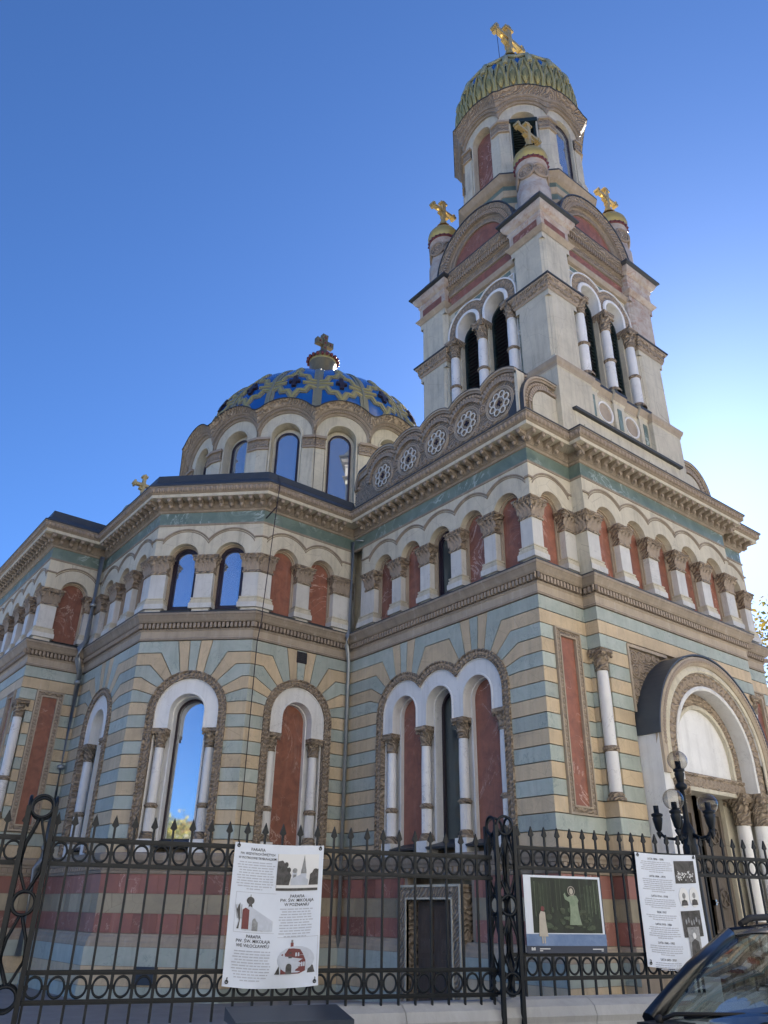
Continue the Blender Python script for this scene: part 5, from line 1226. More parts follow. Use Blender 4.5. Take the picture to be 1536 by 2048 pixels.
# ------------------------------------------------------------------ iron fence
def arrow_bar(z0, z1):
    mb = MB(); I = lambda s, z, d: Vector((s, -d, z)); mb.box(I, -.011, .011, z0, z1, -.011, .011)
    mb.prism(I, [(-.012, z1 - .02), (-.035, z1), (0, z1 + .1), (.035, z1), (.012, z1 - .02)], -.012, .012, 0, True)
    return mb.mesh('bar', ['iron'])
mb = MB(); mb.torus((0, 0, 0), (1, 0, 0), (0, 0, 1), .078, .0125, 24, 6); RING = mb.mesh('ring', ['iron'])
mb = MB(); I0 = lambda s, z, d: Vector((s, -d, z)); mb.box(I0, -.02, .02, -.018, .018, -.02, .02); CLIP = mb.mesh('clip', ['iron'])
mb = MB(); mb.box(I0, -.014, .014, -.1, .1, -.014, .014); STUB = mb.mesh('band_stub', ['iron'])
def fence_section(O, ang, L, zt, label, n):
    """O = start (x,y); rails at zt, zt-.262, zt-1.126, zt-1.4"""
    o = empty('iron_fence', label, 'fence', (O[0], O[1], 0), ang, 'iron fence sections')
    I = lambda s, z, d: Vector((s, -d, z))
    for za, zb_ in ((zt - .045, zt), (zt - .262, zt - .222), (zt - 1.166, zt - 1.126), (zt - 1.40, zt - 1.36)):
        mb = MB(); mb.box(I, 0, L, za, zb_, -.022, .022); mb.box(I, 0, L, za + .012, zb_ - .012, -.03, .03); emit('rail', mb, 'iron', o)
    sp = L / n; BAR = arrow_bar(zt - .01, zt + .125)
    mb = MB(); mb.box(I, -.011, .011, zt - 1.13, zt - .25, -.011, .011); MID = mb.mesh('bar', ['iron'])
    mb = MB(); mb.box(I, -.011, .011, zt - 1.56, zt - 1.38, -.011, .011); LOW = mb.mesh('bar', ['iron'])
    for i in range(n + 1):
        x = max(.03, min(L - .03, i * sp)); inst('spike', BAR, o, (x, 0, 0)); inst('bar', MID, o, (x, 0, 0)); inst('bar', LOW, o, (x, 0, 0))
        for zc in (zt - .134, zt - 1.263):
            inst('band_stub', STUB, o, (x, 0, zc)); inst('clip', CLIP, o, (x, 0, zc))
            if i < n: q = inst('ring', RING, o, ((i + .5) * sp, 0, zc)); q.scale = ((sp / 2 - .016) / .0905, 1, .096 / .0905)
    return o
def fence_post(O, ang, zt, label):
    o = empty('fence_post', label, 'post', (O[0], O[1], 0), ang, 'lattice fence posts')
    I = lambda s, z, d: Vector((s, -d, z)); a = .12
    for x in (-a, a):
        for y in (-a, a): mb = MB(); mb.box(I, x - .022, x + .022, .6, zt + .22, y - .022, y + .022); mb.pyr(I, x - .022, x + .022, 0, 0, 0, 0) if False else None; emit('post_leg', mb, 'iron', o)
    for f in (lambda u_, z: (u_, -a, z), lambda u_, z: (u_, a, z), lambda u_, z: (-a, u_, z), lambda u_, z: (a, u_, z)):
        U = Vector(f(1, 0)) - Vector(f(0, 0)); mb = MB()
        for zc in (zt + .22, zt - .62, zt - 1.38): mb.torus(f(0, zc), U, (0, 0, 1), .10, .016, 24, 6)
        for sg in (-1, 1):
            mb.tube([f(sg * .01, zt + .12), f(sg * .03, zt + .05), f(sg * .085, zt - .10), f(sg * .095, zt - .18), f(sg * .095, zt - .30), f(sg * .085, zt - .36), f(sg * .02, zt - .5), f(sg * .01, zt - .52)], .013, 5)
            mb.tube([f(sg * .01, zt - .72), f(sg * .03, zt - .78), f(sg * .085, zt - .92), f(sg * .095, zt - 1.0), f(sg * .095, zt - 1.1), f(sg * .02, zt - 1.26), f(sg * .01, zt - 1.28)], .013, 5)
        emit('post_scroll', mb, 'iron', o)
    return o
aL, aR = R_(-17.5), R_(-15.5)
uL = Vector((math.cos(aL), math.sin(aL))); PL = Vector((-5.15, -2.72))
fence_section(PL + uL * -4.27, aL, 4.80, 2.265, 'dark iron fence section with ring bands carrying the white church banner', 25)
fence_section(PL + uL * -9.3, aL, 4.80, 2.265, 'dark iron fence section at the far left behind the leftmost post', 25)
uR = Vector((math.cos(aR), math.sin(aR))); PR2 = Vector((-4.38, -2.83))
fence_section(PR2 + uR * .02, aR, 6.05, 2.40, 'dark iron fence section with the forest poster, right of the double ring post', 32)
fence_post(PL + uL * -4.40, aL, 2.30, 'leftmost iron lattice fence post with ring top')
fence_post(PL + uL * .66, R_(-16.5), 2.37, 'iron lattice fence post with paired ring tops in the middle')

# ------------------------------------------------------------------ banners and poster
def text_verts(txt, size, align='CENTER'):
    cu = bpy.data.curves.new('lettering', 'FONT'); cu.body = txt; cu.size = size; cu.align_x = align; cu.resolution_u = 2; cu.offset = size * .008
    ob = bpy.data.objects.new('lettering', cu); COL.objects.link(ob); bpy.context.view_layer.update()
    me = bpy.data.meshes.new_from_object(ob.evaluated_get(bpy.context.evaluated_depsgraph_get()))
    v = [(q.co.x, q.co.y) for q in me.vertices]; f = [list(p.vertices) for p in me.polygons]
    bpy.data.objects.remove(ob); bpy.data.curves.remove(cu); bpy.data.meshes.remove(me); return v, f
class Sheet:
    """printed sheet hung on the fence: x to the right 0..w, y up 0..h, curved by ripple()"""
    def __init__(s, name, label, cat, O, u_, z0, w_, h_, base, amp=.012, skew=0.):
        s.O, s.u, s.z0, s.w, s.h, s.amp, s.skew = Vector((O[0], O[1])), u_, z0, w_, h_, amp, skew; s.n = Vector((u_.y, -u_.x))
        mb = MB(); nx, ny = 10, 24
        for side, dd in ((0, 0.), (1, -.003)):
            for j in range(ny + 1):
                for i in range(nx + 1): mb.v.append(s.P(w_ * i / nx, h_ * j / ny, dd))
        k = (nx + 1) * (ny + 1)
        for j in range(ny):
            for i in range(nx):
                q = j * (nx + 1) + i; mb.f += [[q, q + 1, q + nx + 2, q + nx + 1], [k + q, k + q + nx + 1, k + q + nx + 2, k + q + 1]]; mb.m += [0, 0]; mb.sm += [True, True]
        s.o = emit(name, mb, base, None, label=label, cat=cat)
    def P(s, x, y, d):
        t = 1 - y / s.h
        rp = s.amp * (math.sin(x * 7 + y * 2.2) * .5 + math.sin(y * 5.1 + 1.) * .6) * min(1, 3 * y / s.h) + (.035 * math.sin(x * 9) * max(0, .14 - y) / .14 if s.amp > .005 else 0) + .07
        q = s.O + s.u * (x + s.skew * t) + s.n * (rp + d); sag = .03 * math.sin(x / s.w * math.pi) * (1 if s.amp > .005 else 0)
        return Vector((q.x, q.y, s.z0 + y - sag * (.5 + .5 * t)))
    def poly(s, name, loop, m, d=.003): 
        mb = MB()
        if len(loop) == 4:      # follow the sheet's ripple
            n = 10; (x0, y0), (x1, y1), (x2, y2), (x3, y3) = loop
            for j in range(n + 1):
                for i in range(n + 1):
                    u_, v_ = i / n, j / n; c = ((1 - u_) * (1 - v_), u_ * (1 - v_), u_ * v_, (1 - u_) * v_)
                    mb.v.append(s.P(x0 * c[0] + x1 * c[1] + x2 * c[2] + x3 * c[3], y0 * c[0] + y1 * c[1] + y2 * c[2] + y3 * c[3], d))
            for j in range(n):
                for i in range(n): q = j * (n + 1) + i; mb.f.append([q, q + 1, q + n + 2, q + n + 1]); mb.m.append(0); mb.sm.append(True)
        else: mb.prism(s.P, loop, d - .002, d + .003)
        return emit(name, mb, m, s.o)
    def polys(s, name, loops, m, d=.003, tiny=False):
        if not tiny: return [s.poly(name, l, m, d) for l in loops]
        mb = MB(); [mb.prism(s.P, l, d - .002, d) for l in loops]; return emit(name, mb, m, s.o, kind='stuff')
    def text(s, txt, x, y, size, m='ink', align='CENTER', sx=1.):
        v, f = text_verts(txt, size, align); mb = MB(); mb.add([s.P(x + a * sx, y + b, .004) for a, b in v], f); return emit('lettering', mb, m, s.o)
    def lines(s, xc, y0, n, wd, dy, align='c', m='inkgrey', hgt=.010):
        ls = []
        for i in range(n):
            ww = wd * random.uniform(.82, 1.) if i < n - 1 else wd * random.uniform(.4, .7); x = xc - ww / 2; y = y0 - i * dy
            while x < xc + ww / 2 - .01:
                l = random.uniform(.02, .07); e = min(x + l, xc + ww / 2); ls.append(rect(x, e, y, y + hgt)); x = e + .009
        s.polys('small_print', ls, m, tiny=True)
def ell(cx, cy, a, b, n=16): return [(cx + a * math.cos(2 * math.pi * i / n), cy + b * math.sin(2 * math.pi * i / n)) for i in range(n)]
n1 = PL + uL * -2.485
b1 = Sheet('banner', 'white banner with three church pictures and black headings tied to the fence', 'banner', n1, uL, 1.0, .96, 1.285, 'vinyl', .018)
H1 = 1.285
for txt, x, y in (('PARAFIA', .25, 1.215), ('PW. WSZYSTKICH ŚWIĘTYCH', .25, 1.175), ('W PIOTRKOWIE TRYBUNALSKIM', .25, 1.135), ('PARAFIA', .70, .795), ('PW. ŚW. MIKOŁAJA', .70, .757), ('W POZNANIU', .70, .718), ('PARAFIA', .27, .425), ('PW. ŚW. MIKOŁAJA', .27, .385), ('WE WŁOCŁAWKU', .27, .345)):
    b1.text(txt, x, y, .040 if len(txt) < 20 else .033, sx=1. if len(txt) < 20 else .82)
b1.lines(.245, 1.10, 11, .40, .0245); b1.lines(.70, .685, 11, .36, .0245); b1.lines(.27, .305, 11, .40, .0245)
# picture 1: white church with spire between dark trees
x0, y0 = .47, .86
b1.poly('picture', rect(x0, x0 + .44, y0, y0 + .34), 'photowhite'); b1.polys('picture_trees', [[(x0, y0 + .05), (x0 + .13, y0 + .05), (x0 + .15, y0 + .14), (x0 + .10, y0 + .22), (x0 + .05, y0 + .28), (x0, y0 + .27)], [(x0 + .34, y0 + .05), (x0 + .44, y0 + .05), (x0 + .44, y0 + .2), (x0 + .39, y0 + .2), (x0 + .35, y0 + .13)], rect(x0, x0 + .44, y0, y0 + .022)], 'photodark', .005)
b1.polys('picture_church', [[(x0 + .25, y0 + .16), (x0 + .28, y0 + .33), (x0 + .31, y0 + .16)], ell(x0 + .185, y0 + .185, .025, .025), rect(x0 + .262, x0 + .272, y0 + .06, y0 + .13), rect(x0 + .285, x0 + .298, y0 + .05, y0 + .1), rect(x0 + .17, x0 + .2, y0 + .12, y0 + .15)], 'photogrey', .006)
b1.polys('picture_border', [rect(x0 - .004, x0, y0, y0 + .34), rect(x0, x0 + .44, y0 - .004, y0)], 'photogrey', .0045)
for dx, dz in ((.02, .10), (.05, .19), (.09, .24), (.11, .12), (.37, .14), (.41, .18), (.40, .08), (.03, .25), (.12, .19)): b1.poly('picture_foliage', ell(x0 + dx, y0 + dz, .022, .026, 9), 'photodark', .0058)
b1.polys('picture_wall', [rect(x0 + .25, x0 + .31, y0 + .05, y0 + .20), rect(x0 + .16, x0 + .21, y0 + .05, y0 + .17), [(x0 + .15, y0 + .05), (x0 + .15, y0 + .11), (x0 + .25, y0 + .15), (x0 + .33, y0 + .10), (x0 + .33, y0 + .05)]], 'photosoft', .0052)
b1.polys('picture_window', [rect(x0 + q, x0 + q + .012, y0 + .06, y0 + .10) for q in (.17, .19, .215, .235, .31)], 'photodark', .0062)
# picture 2: low church with onion cupola
x0, y0 = .06, .47
b1.poly('picture_wall', [(x0 + .08, y0 + .02), (x0 + .08, y0 + .20), (x0 + .155, y0 + .235), (x0 + .40, y0 + .11), (x0 + .40, y0 + .02)], 'photosoft', .004)
b1.polys('picture_twig', [[(x0 + .03 + .012 * q, y0 + .12), (x0 + .005 + .02 * q, y0 + .24 + .01 * (q % 2)), (x0 + .012 + .02 * q, y0 + .24), (x0 + .036 + .012 * q, y0 + .12)] for q in range(4)], 'photogrey', .0055)
b1.polys('picture_arch', [outl([x0 + .215], y0 + .10, .03, y0 + .02, 8), rect(x0 + .33, x0 + .345, y0 + .04, y0 + .09), rect(x0 + .36, x0 + .372, y0 + .04, y0 + .08), rect(x0 + .19, x0 + .205, y0 + .16, y0 + .185), rect(x0 + .23, x0 + .245, y0 + .14, y0 + .165), rect(x0 + .27, x0 + .285, y0 + .12, y0 + .145)], 'photogrey', .0055)
b1.polys('picture_border', [rect(x0, x0 + .42, y0, y0 + .004), rect(x0, x0 + .004, y0, y0 + .36), rect(x0, x0 + .42, y0 + .356, y0 + .36)], 'inkgrey')
b1.polys('picture_church', [[(x0 + .08, y0 + .03), (x0 + .08, y0 + .2), (x0 + .11, y0 + .22), (x0 + .15, y0 + .2), (x0 + .15, y0 + .03)], [(x0 + .28, y0 + .02), (x0 + .28, y0 + .14), (x0 + .40, y0 + .09), (x0 + .40, y0 + .03)]], 'photored', .005)
b1.polys('picture_dome', [ell(x0 + .155, y0 + .285, .04, .035), [(x0 + .135, y0 + .22), (x0 + .18, y0 + .22), (x0 + .17, y0 + .27), (x0 + .145, y0 + .27)], [(x0 + .15, y0 + .31), (x0 + .155, y0 + .345), (x0 + .16, y0 + .31)], [(x0 + .18, y0 + .22), (x0 + .38, y0 + .12), (x0 + .38, y0 + .10), (x0 + .18, y0 + .195)], rect(x0 + .095, x0 + .13, y0 + .02, y0 + .1), rect(x0 + .30, x0 + .315, y0 + .04, y0 + .1), [(x0 + .03, y0 + .03), (x0 + .05, y0 + .1), (x0 + .02, y0 + .2), (x0 + .05, y0 + .26), (x0 + .06, y0 + .12), (x0 + .05, y0 + .03)]], 'photodark', .006)
# picture 3: red brick church
x0, y0 = .52, .09
b1.poly('picture_sky', ell(x0 + .2, y0 + .15, .19, .12, 20), 'photosoft', .0035)
b1.polys('picture_border', [rect(x0, x0 + .42, y0 + .345, y0 + .349), rect(x0 + .416, x0 + .42, y0, y0 + .349)], 'inkgrey')
b1.polys('picture_church', [[(x0 + .05, y0 + .03), (x0 + .05, y0 + .2), (x0 + .09, y0 + .21), (x0 + .12, y0 + .25), (x0 + .17, y0 + .25), (x0 + .24, y0 + .24), (x0 + .27, y0 + .2), (x0 + .30, y0 + .14), (x0 + .30, y0 + .05), (x0 + .24, y0 + .03)], rect(x0 + .14, x0 + .17, y0 + .25, y0 + .30)], 'photored', .005)
b1.polys('picture_door', [outl([x0 + .13], y0 + .09, .03, y0 + .03, 8), outl([x0 + .14], y0 + .2, .018, y0 + .165, 8), [(x0 + .32, y0 + .03), (x0 + .40, y0 + .03), (x0 + .38, y0 + .09), (x0 + .34, y0 + .12)], [(x0 - .01, y0 + .03), (x0 + .04, y0 + .03), (x0 + .03, y0 + .1)]], 'photodark', .006)
b1.polys('picture_window', [outl([x0 + q], y0 + .12, .009, y0 + .09, 6) for q in (.215, .235, .262, .285)] + [outl([x0 + q], y0 + .205, .008, y0 + .18, 6) for q in (.075, .20, .225)], 'photosoft', .0065)
b1.polys('picture_tower', [rect(x0 + .145, x0 + .165, y0 + .30, y0 + .325), [(x0 + .10, y0 + .212), (x0 + .10, y0 + .222), (x0 + .21, y0 + .222), (x0 + .21, y0 + .212)]], 'photogrey', .0066)
def grommets(S_):
    mb = MB()
    for x, y in ((.04, S_.h - .03), (S_.w - .04, S_.h - .03), (.04, .04), (S_.w - .04, .04)): mb.torus(S_.P(x, y, .006), (S_.u.x, S_.u.y, 0), (0, 0, 1), .014, .005, 10, 5)
    emit('grommet', mb, 'iron', S_.o)
    for x, y in ((.04, S_.h - .03), (S_.w - .04, S_.h - .03), (.04, .04), (S_.w - .04, .04)):
        mb = MB(); p = S_.P(x, y, .008); q = Vector((S_.n.x, S_.n.y, 0)); mb.tube([p, p + Vector((0, 0, .03)) + q * .01, p + Vector((S_.u.x * .02, S_.u.y * .02, .05)) - q * .09], .005, 5); emit('tie', mb, 'rubber', S_.o)
grommets(b1)
n2_ = PR2 + uR * 1.876
b2 = Sheet('banner', 'white banner with a column of dated paragraphs and old photographs near the car', 'banner', n2_, uR, 1.13, .98, 1.26, 'vinyl')
yy = 1.19
for t, k in (('LATA 1896 - 1898', 6), ('LATA 1904 - 1914', 7), ('LATA 1914 - 1918', 5), ('ROK 1917', 3), ('LATA 1918 - 1936', 6), ('LATA 1940 - 1955', 5), ('LATA 2000 - 2020', 4)):
    b2.text(t, .32, yy, .034); b2.lines(.32, yy - .03, k, .50, .0225); yy -= .045 + .0225 * k + .02
b2.poly('picture', rect(.60, .93, .93, 1.19), 'photodark')
b2.polys('picture_crowd', [ell(random.uniform(.62, .90), random.uniform(.95, 1.07), random.uniform(.005, .009), random.uniform(.006, .012), 7) for _ in range(46)], 'photowhite', .005, True)
for cx in (.70, .86):
    b2.poly('portrait_oval', ell(cx, .77, .075, .115), 'photowhite', .004)
    b2.polys('portrait_figure', [[(cx - .05, .68), (cx + .05, .68), (cx + .04, .735), (cx, .75), (cx - .04, .735)]], 'photodark', .006); b2.poly('portrait_head', ell(cx, .79, .024, .034), 'photogrey', .006)
b2.poly('picture', rect(.62, .92, .33, .62), 'photodark', .004); b2.polys('picture_crowd', [ell(.68 + .04 * i, .50 + .02 * math.sin(i * 2), .012, .03, 8) for i in range(6)], 'photogrey', .006)
b2.poly('picture', rect(.68, .86, .12, .44), 'photogrey', .007); b2.polys('portrait_figure', [[(.70, .12), (.84, .12), (.82, .28), (.77, .31), (.72, .28)]], 'photodark', .009); b2.poly('portrait_head', ell(.77, .345, .024, .034), 'photowhite', .009)
grommets(b2)
n3 = PR2 + uR * .205
b3 = Sheet('poster', 'square dark green forest poster with a pale robed figure fixed to the fence', 'poster', n3, uR, 1.27, 1.105, .81, 'postercap', .003)
b3.poly('print_border', rect(0, 1.09, .16, .81), 'vinyl', .003); b3.poly('print_forest', rect(.10, 1.06, .205, .785), 'forest', .005); b3.poly('print_wall', rect(0, 1.105, .075, .195), 'posterblue', .005)
b3.polys('print_trunk', [rect(x, x + random.uniform(.006, .016), random.uniform(.34, .45), random.uniform(.70, .78)) for x in (.14, .17, .20, .22, .26, .31, .36, .44, .50, .78, .84, .88, .90, .93, .95, .98, 1.0, 1.03)], 'forestlight', .007)
b3.polys('print_bush', [ell(random.uniform(.3, .95), random.uniform(.25, .45), random.uniform(.015, .06), random.uniform(.01, .035), 7) for _ in range(34)], 'forestlight', .0065)
b3.polys('print_figure', [[(.60, .29), (.77, .29), (.74, .42), (.735, .52), (.75, .55), (.72, .60), (.66, .61), (.60, .58), (.575, .60), (.565, .63), (.545, .61), (.56, .56), (.62, .53), (.625, .42)]], 'palefig', .009); b3.poly('print_head', ell(.655, .645, .026, .034), 'coat', .010)
b3.polys('print_halo', [ell(.655, .65, .05, .055, 18) + [(.705, .65), (.697, .65)] + ell(.655, .65, .042, .047, 18)[::-1][:-1] + [(.697, .65)]], 'coat', .0095) if False else None
mb = MB(); mb.torus(b3.P(.655, .65, .010), (uR.x, uR.y, 0), (0, 0, 1), .048, .005, 18, 5); emit('print_halo', mb, 'coat', b3.o)
b3.polys('print_woman', [[(.17, .17), (.29, .17), (.27, .33), (.265, .42), (.21, .43), (.185, .39)], rect(.205, .222, .10, .17), rect(.235, .252, .10, .17)], 'coat', .009); b3.poly('print_head', ell(.235, .455, .024, .028), 'photored', .0095)
b3.text('JAN KOWALSKI', .24, .035, .018, 'photowhite') if False else None
b3.polys('small_print', [rect(.17, .31, .04, .05), rect(.17, .21, .022, .030), rect(.90, 1.05, .036, .046), rect(1.02, 1.05, .02, .028), rect(.06, .075, .03, .06), rect(.08, .09, .03, .055), rect(.095, .11, .03, .06)], 'photowhite', .004, True)

# ------------------------------------------------------------------ street lamp in the yard
LX, LY = .62, -2.22
lamp = empty('street_lamp', 'black cast iron lamp with clear globes in front of the entrance', 'lamp', (LX, LY, 0), R_(20))
mb = MB(); mb.lathe(0, 0, [(.30, 0), (.30, .12), (.24, .2), (.2, .45), (.22, .5), (.14, .62), (.12, 1.2), (.14, 1.25), (.11, 1.3), (.085, 2.5), (.12, 2.58), (.12, 2.68), (.10, 2.74), (.11, 2.92), (.07, 3.0), (.045, 3.06), (.04, 3.55), (.09, 3.58), (.10, 3.62), (.05, 3.68), (.05, 3.7)], 16)
emit('lamp_post', mb, 'iron', lamp)
mb = MB(); mb.lathe(0, 0, [(.03, 0), (.05, .03), (.075, .15), (.085, .2), (.07, .22), (.095, .24), (.095, .27), (.045, .29), (.045, .40)], 12)
mb.lathe(0, 0, [(.0, -.12), (.025, -.08), (.05, -.02), (.02, .0)], 8); CUPM = mb.mesh('lamp_socket', ['iron'])
mb = MB(); mb.knob((0, 0, 0), .165, 0, 24, 14); GLOBE = mb.mesh('globe', ['globeglass'])
for i, ang in enumerate((90, 162, 234, 306, 18)):
    a = R_(ang + 10); dx, dy = math.cos(a), math.sin(a)
    mb = MB(); mb.tube([(dx * .1, dy * .1, 2.85), (dx * .22, dy * .22, 2.80), (dx * .36, dy * .36, 2.82), (dx * .45, dy * .45, 2.9)], [.035, .026, .022, .03], 8); mb.knob((dx * .36, dy * .36, 2.78), .04, 0, 7, 5); emit('lamp_arm', mb, 'iron', lamp)
    inst('lamp_socket', CUPM, lamp, (dx * .45, dy * .45, 2.92))
    if i in (1, 3): inst('globe', GLOBE, lamp, (dx * .45, dy * .45, 3.36))
inst('lamp_socket', CUPM, lamp, (0, 0, 3.62)); inst('globe', GLOBE, lamp, (0, 0, 4.03))

# ------------------------------------------------------------------ utility cabinet by the plinth
cab = empty('utility_cabinet', 'dark blue grey utility cabinet standing before the plinth wall', 'cabinet', (*(PL + uL * -1.95 - Vector((uL.y, -uL.x)) * -.62), .09), aL)
I = lambda s, z, d: Vector((s, -d, z))
mb = MB(); mb.box(I, -.50, .50, 0, .66, -.2, .2); emit('cabinet_body', mb, 'cabinet', cab)
mb = MB(); mb.prism(lambda a, z, d: Vector((d, -a, z)), [(-.26, .66), (.28, .66), (.28, .70), (-.26, .77)], -.54, .54, 0, True); emit('cabinet_lid', mb, 'cabinet', cab)
for x0 in (-.49, .01):
    mb = MB(); mb.box(I, x0, x0 + .48, .04, .62, .2, .212); dr_ = emit('cabinet_door', mb, 'cabinet', cab)
    mb = MB(); mb.knob((x0 + .25, -.215, .54), .022, 0, 8, 5); emit('cabinet_lock', mb, 'chrome', dr_)

# ------------------------------------------------------------------ parked car
# local: x forward, y to its left, z up ; front faces the left of the picture
ca_ = math.atan2(-fu.y, -fu.x)
car = empty('parked_car', 'dark grey parked car with silver roof and black roof rails at lower right', 'car')
fx, fy = Vector((math.cos(ca_), math.sin(ca_))), Vector((-math.sin(ca_), math.cos(ca_)))
# right-hand (fence side) foot of the windscreen
WS = Vector((-6.842, -6.239))
# fence side is local -y (fn points to the street) ; car half width .74 at the cowl
car.location = (-5.60, -7.0, 0); car.rotation_euler = (0, 0, R_(180.1))
def mirror(pts): return [(x, -y, z) for x, y, z in pts]
st = [  # x, half widths & heights : sill, waist(belt), hood/edge
    (-2.25, .62, .80, .70, 1.00), (-2.05, .78, .86, .82, 1.06), (-1.3, .84, .90, .84, 1.07), (0., .84, .90, .84, 1.05), (.95, .84, .90, .82, 1.05), (1.35, .84, .90, .78, 1.03), (1.85, .82, .88, .72, .96), (2.15, .74, .80, .60, .84), (2.25, .62, .70, .52, .70)]
mb = MB(); o = 0
for x, ws, wb, wt, zt_ in st:
    mb.v += [Vector(q) for q in ((x, -ws, .30), (x, -wb, .62), (x, -wb * .985, .85), (x, -wt, zt_), (x, 0, zt_ + .05), (x, wt, zt_), (x, wb * .985, .85), (x, wb, .62), (x, ws, .30))]
for i in range(len(st) - 1):
    for j in range(8): mb.f.append([i * 9 + j, i * 9 + j + 1, i * 9 + 9 + j + 1, i * 9 + 9 + j]); mb.m.append(0); mb.sm.append(True)
for e in (0, len(st) - 1): mb.f.append([e * 9 + j for j in range(9)]); mb.m.append(0); mb.sm.append(False)
mb.f.append([i * 9 for i in range(len(st))] + [i * 9 + 8 for i in range(len(st) - 1, -1, -1)]); mb.m.append(0); mb.sm.append(False)
emit('car_body', mb, 'carpaint', car)
# greenhouse
wsb = [(1.05 + .16 * (1 - (y / .72) ** 2), y, 1.075 + .03 * (1 - (y / .72) ** 2)) for y in (-.72, -.5, -.25, 0, .25, .5, .72)]
wst = [(.20 + .10 * (1 - (y / .58) ** 2), y, 1.545 + .03 * (1 - (y / .58) ** 2)) for y in (-.58, -.4, -.2, 0, .2, .4, .58)]
def strip(mb, a, b, n=6, m=0):
    o = len(mb.v); k = len(a)
    for t in range(n + 1):
        for p, q in zip(a, b):
            f_ = t / n; v = Vector(p).lerp(Vector(q), f_); v += Vector((.5, 0, .8)).normalized() * .03 * math.sin(math.pi * f_); mb.v.append(v)
    for t in range(n):
        for j in range(k - 1): mb.f.append([o + t * k + j, o + t * k + j + 1, o + (t + 1) * k + j + 1, o + (t + 1) * k + j]); mb.m.append(m); mb.sm.append(True)
mb = MB(); strip(mb, wsb, wst); emit('windscreen', mb, 'clearglass', car)
mb = MB()
rows = [(.22, .59, 1.548), (-.1, .61, 1.60), (-.8, .62, 1.62), (-1.6, .60, 1.59), (-1.95, .57, 1.55)]
for x, y, z in rows: mb.v += [Vector((x + .1 * (1 - abs(q)), q * y, z + .035 * (1 - q * q))) for q in (-1, -.6, 0, .6, 1)]
for i in range(4):
    for j in range(4): mb.f.append([i * 5 + j, i * 5 + j + 1, i * 5 + 6 + j, i * 5 + 5 + j]); mb.m.append(0); mb.sm.append(True)
emit('car_roof', mb, 'carroof', car)
for sg in (-1, 1):
    mb = MB(); mb.tube([(1.10, sg * .745, 1.06), (.65, sg * .675, 1.34), (.22, sg * .60, 1.555)], [.055, .05, .045], 8); mb.tube([(.22, sg * .60, 1.555), (-.6, sg * .63, 1.60), (-1.95, sg * .58, 1.55)], .04, 8); mb.tube([(-.45, sg * .73, 1.07), (-.45, sg * .62, 1.59)], .04, 8); mb.tube([(-1.95, sg * .58, 1.55), (-2.15, sg * .72, 1.06)], .05, 8); emit('pillar', mb, 'carpaint', car)
    mb = MB(); mb.add([Vector(q) for q in ((1.0, sg * .745, 1.06), (-.43, sg * .745, 1.07), (-.43, sg * .625, 1.57), (.20, sg * .61, 1.545))], [(0, 1, 2, 3)]); mb.add([Vector(q) for q in ((-.47, sg * .745, 1.07), (-2.0, sg * .745, 1.06), (-1.85, sg * .60, 1.54), (-.47, sg * .625, 1.57))], [(0, 1, 2, 3)]); emit('side_window', mb, 'clearglass', car)
    mb = MB(); mb.tube([(.05, sg * .60, 1.62), (-.1, sg * .60, 1.66), (-.9, sg * .62, 1.685), (-1.6, sg * .60, 1.66), (-1.75, sg * .59, 1.62)], [.02, .024, .026, .024, .02], 8); emit('roof_rail', mb, 'rubber', car)
    for wx in (1.45, -1.4):
        mb = MB(); 
        I3 = lambda r_, a, y: Vector((wx + r_ * math.cos(a), y, .33 + r_ * math.sin(a)))
        for r0, r1, y0, y1, m_ in ((.33, .33, .66, .88, 0), (.33, .22, .88, .89, 0), (.22, .18, .89, .84, 1), (.18, .0, .84, .87, 1)):
            o = len(mb.v)
            for k in range(24): mb.v += [I3(r0, 2 * math.pi * k / 24, sg * y0), I3(r1, 2 * math.pi * k / 24, sg * y1)]
            for k in range(24): q = (k + 1) % 24; mb.f.append([o + 2 * k, o + 2 * q, o + 2 * q + 1, o + 2 * k + 1]); mb.m.append(m_); mb.sm.append(True)
        emit('wheel', mb, ['rubber', 'chrome'], car)
    mb = MB(); mb.knob((.62, sg * .97, .98), .095, 0, 10, 6, (.55, 1., .7)); mb.tube([(.62, sg * .85, .93), (.62, sg * .92, .95)], .03, 6); emit('wing_mirror', mb, 'carpaint', car)
    mb = MB(); mb.knob((2.12, sg * .6, .74), .14, 0, 10, 6, (.55, 1.1, .6)); emit('headlight', mb, 'chrome', car)
mb = MB(); mb.add([Vector(q) for q in ((-2.0, -.6, 1.55), (-2.0, .6, 1.55), (-2.2, .72, 1.07), (-2.2, -.72, 1.07))], [(0, 1, 2, 3)]); emit('rear_window', mb, 'clearglass', car)
mb = MB(); mb.box(I0, .35, 1.12, .95, 1.06, -.72, .72); mb.knob((.55, .35, 1.02), .19, 0, 12, 8, (.9, 1., .35))
for y in (-.36, .36): mb.box(I0, -.35, -.2, .6, 1.30, y - .22, y + .22); mb.box(I0, -.33, -.22, 1.30, 1.48, y - .11, y + .11)
mb.box(I0, -1.4, -1.2, .6, 1.35, -.6, .6); emit('cabin_interior', mb, 'carinside', car)
mb = MB(); mb.torus((.42, .36, 1.05), (.35, 0, .94), (0, 1, 0), .18, .016, 24, 6); emit('steering_wheel', mb, 'rubber', car)
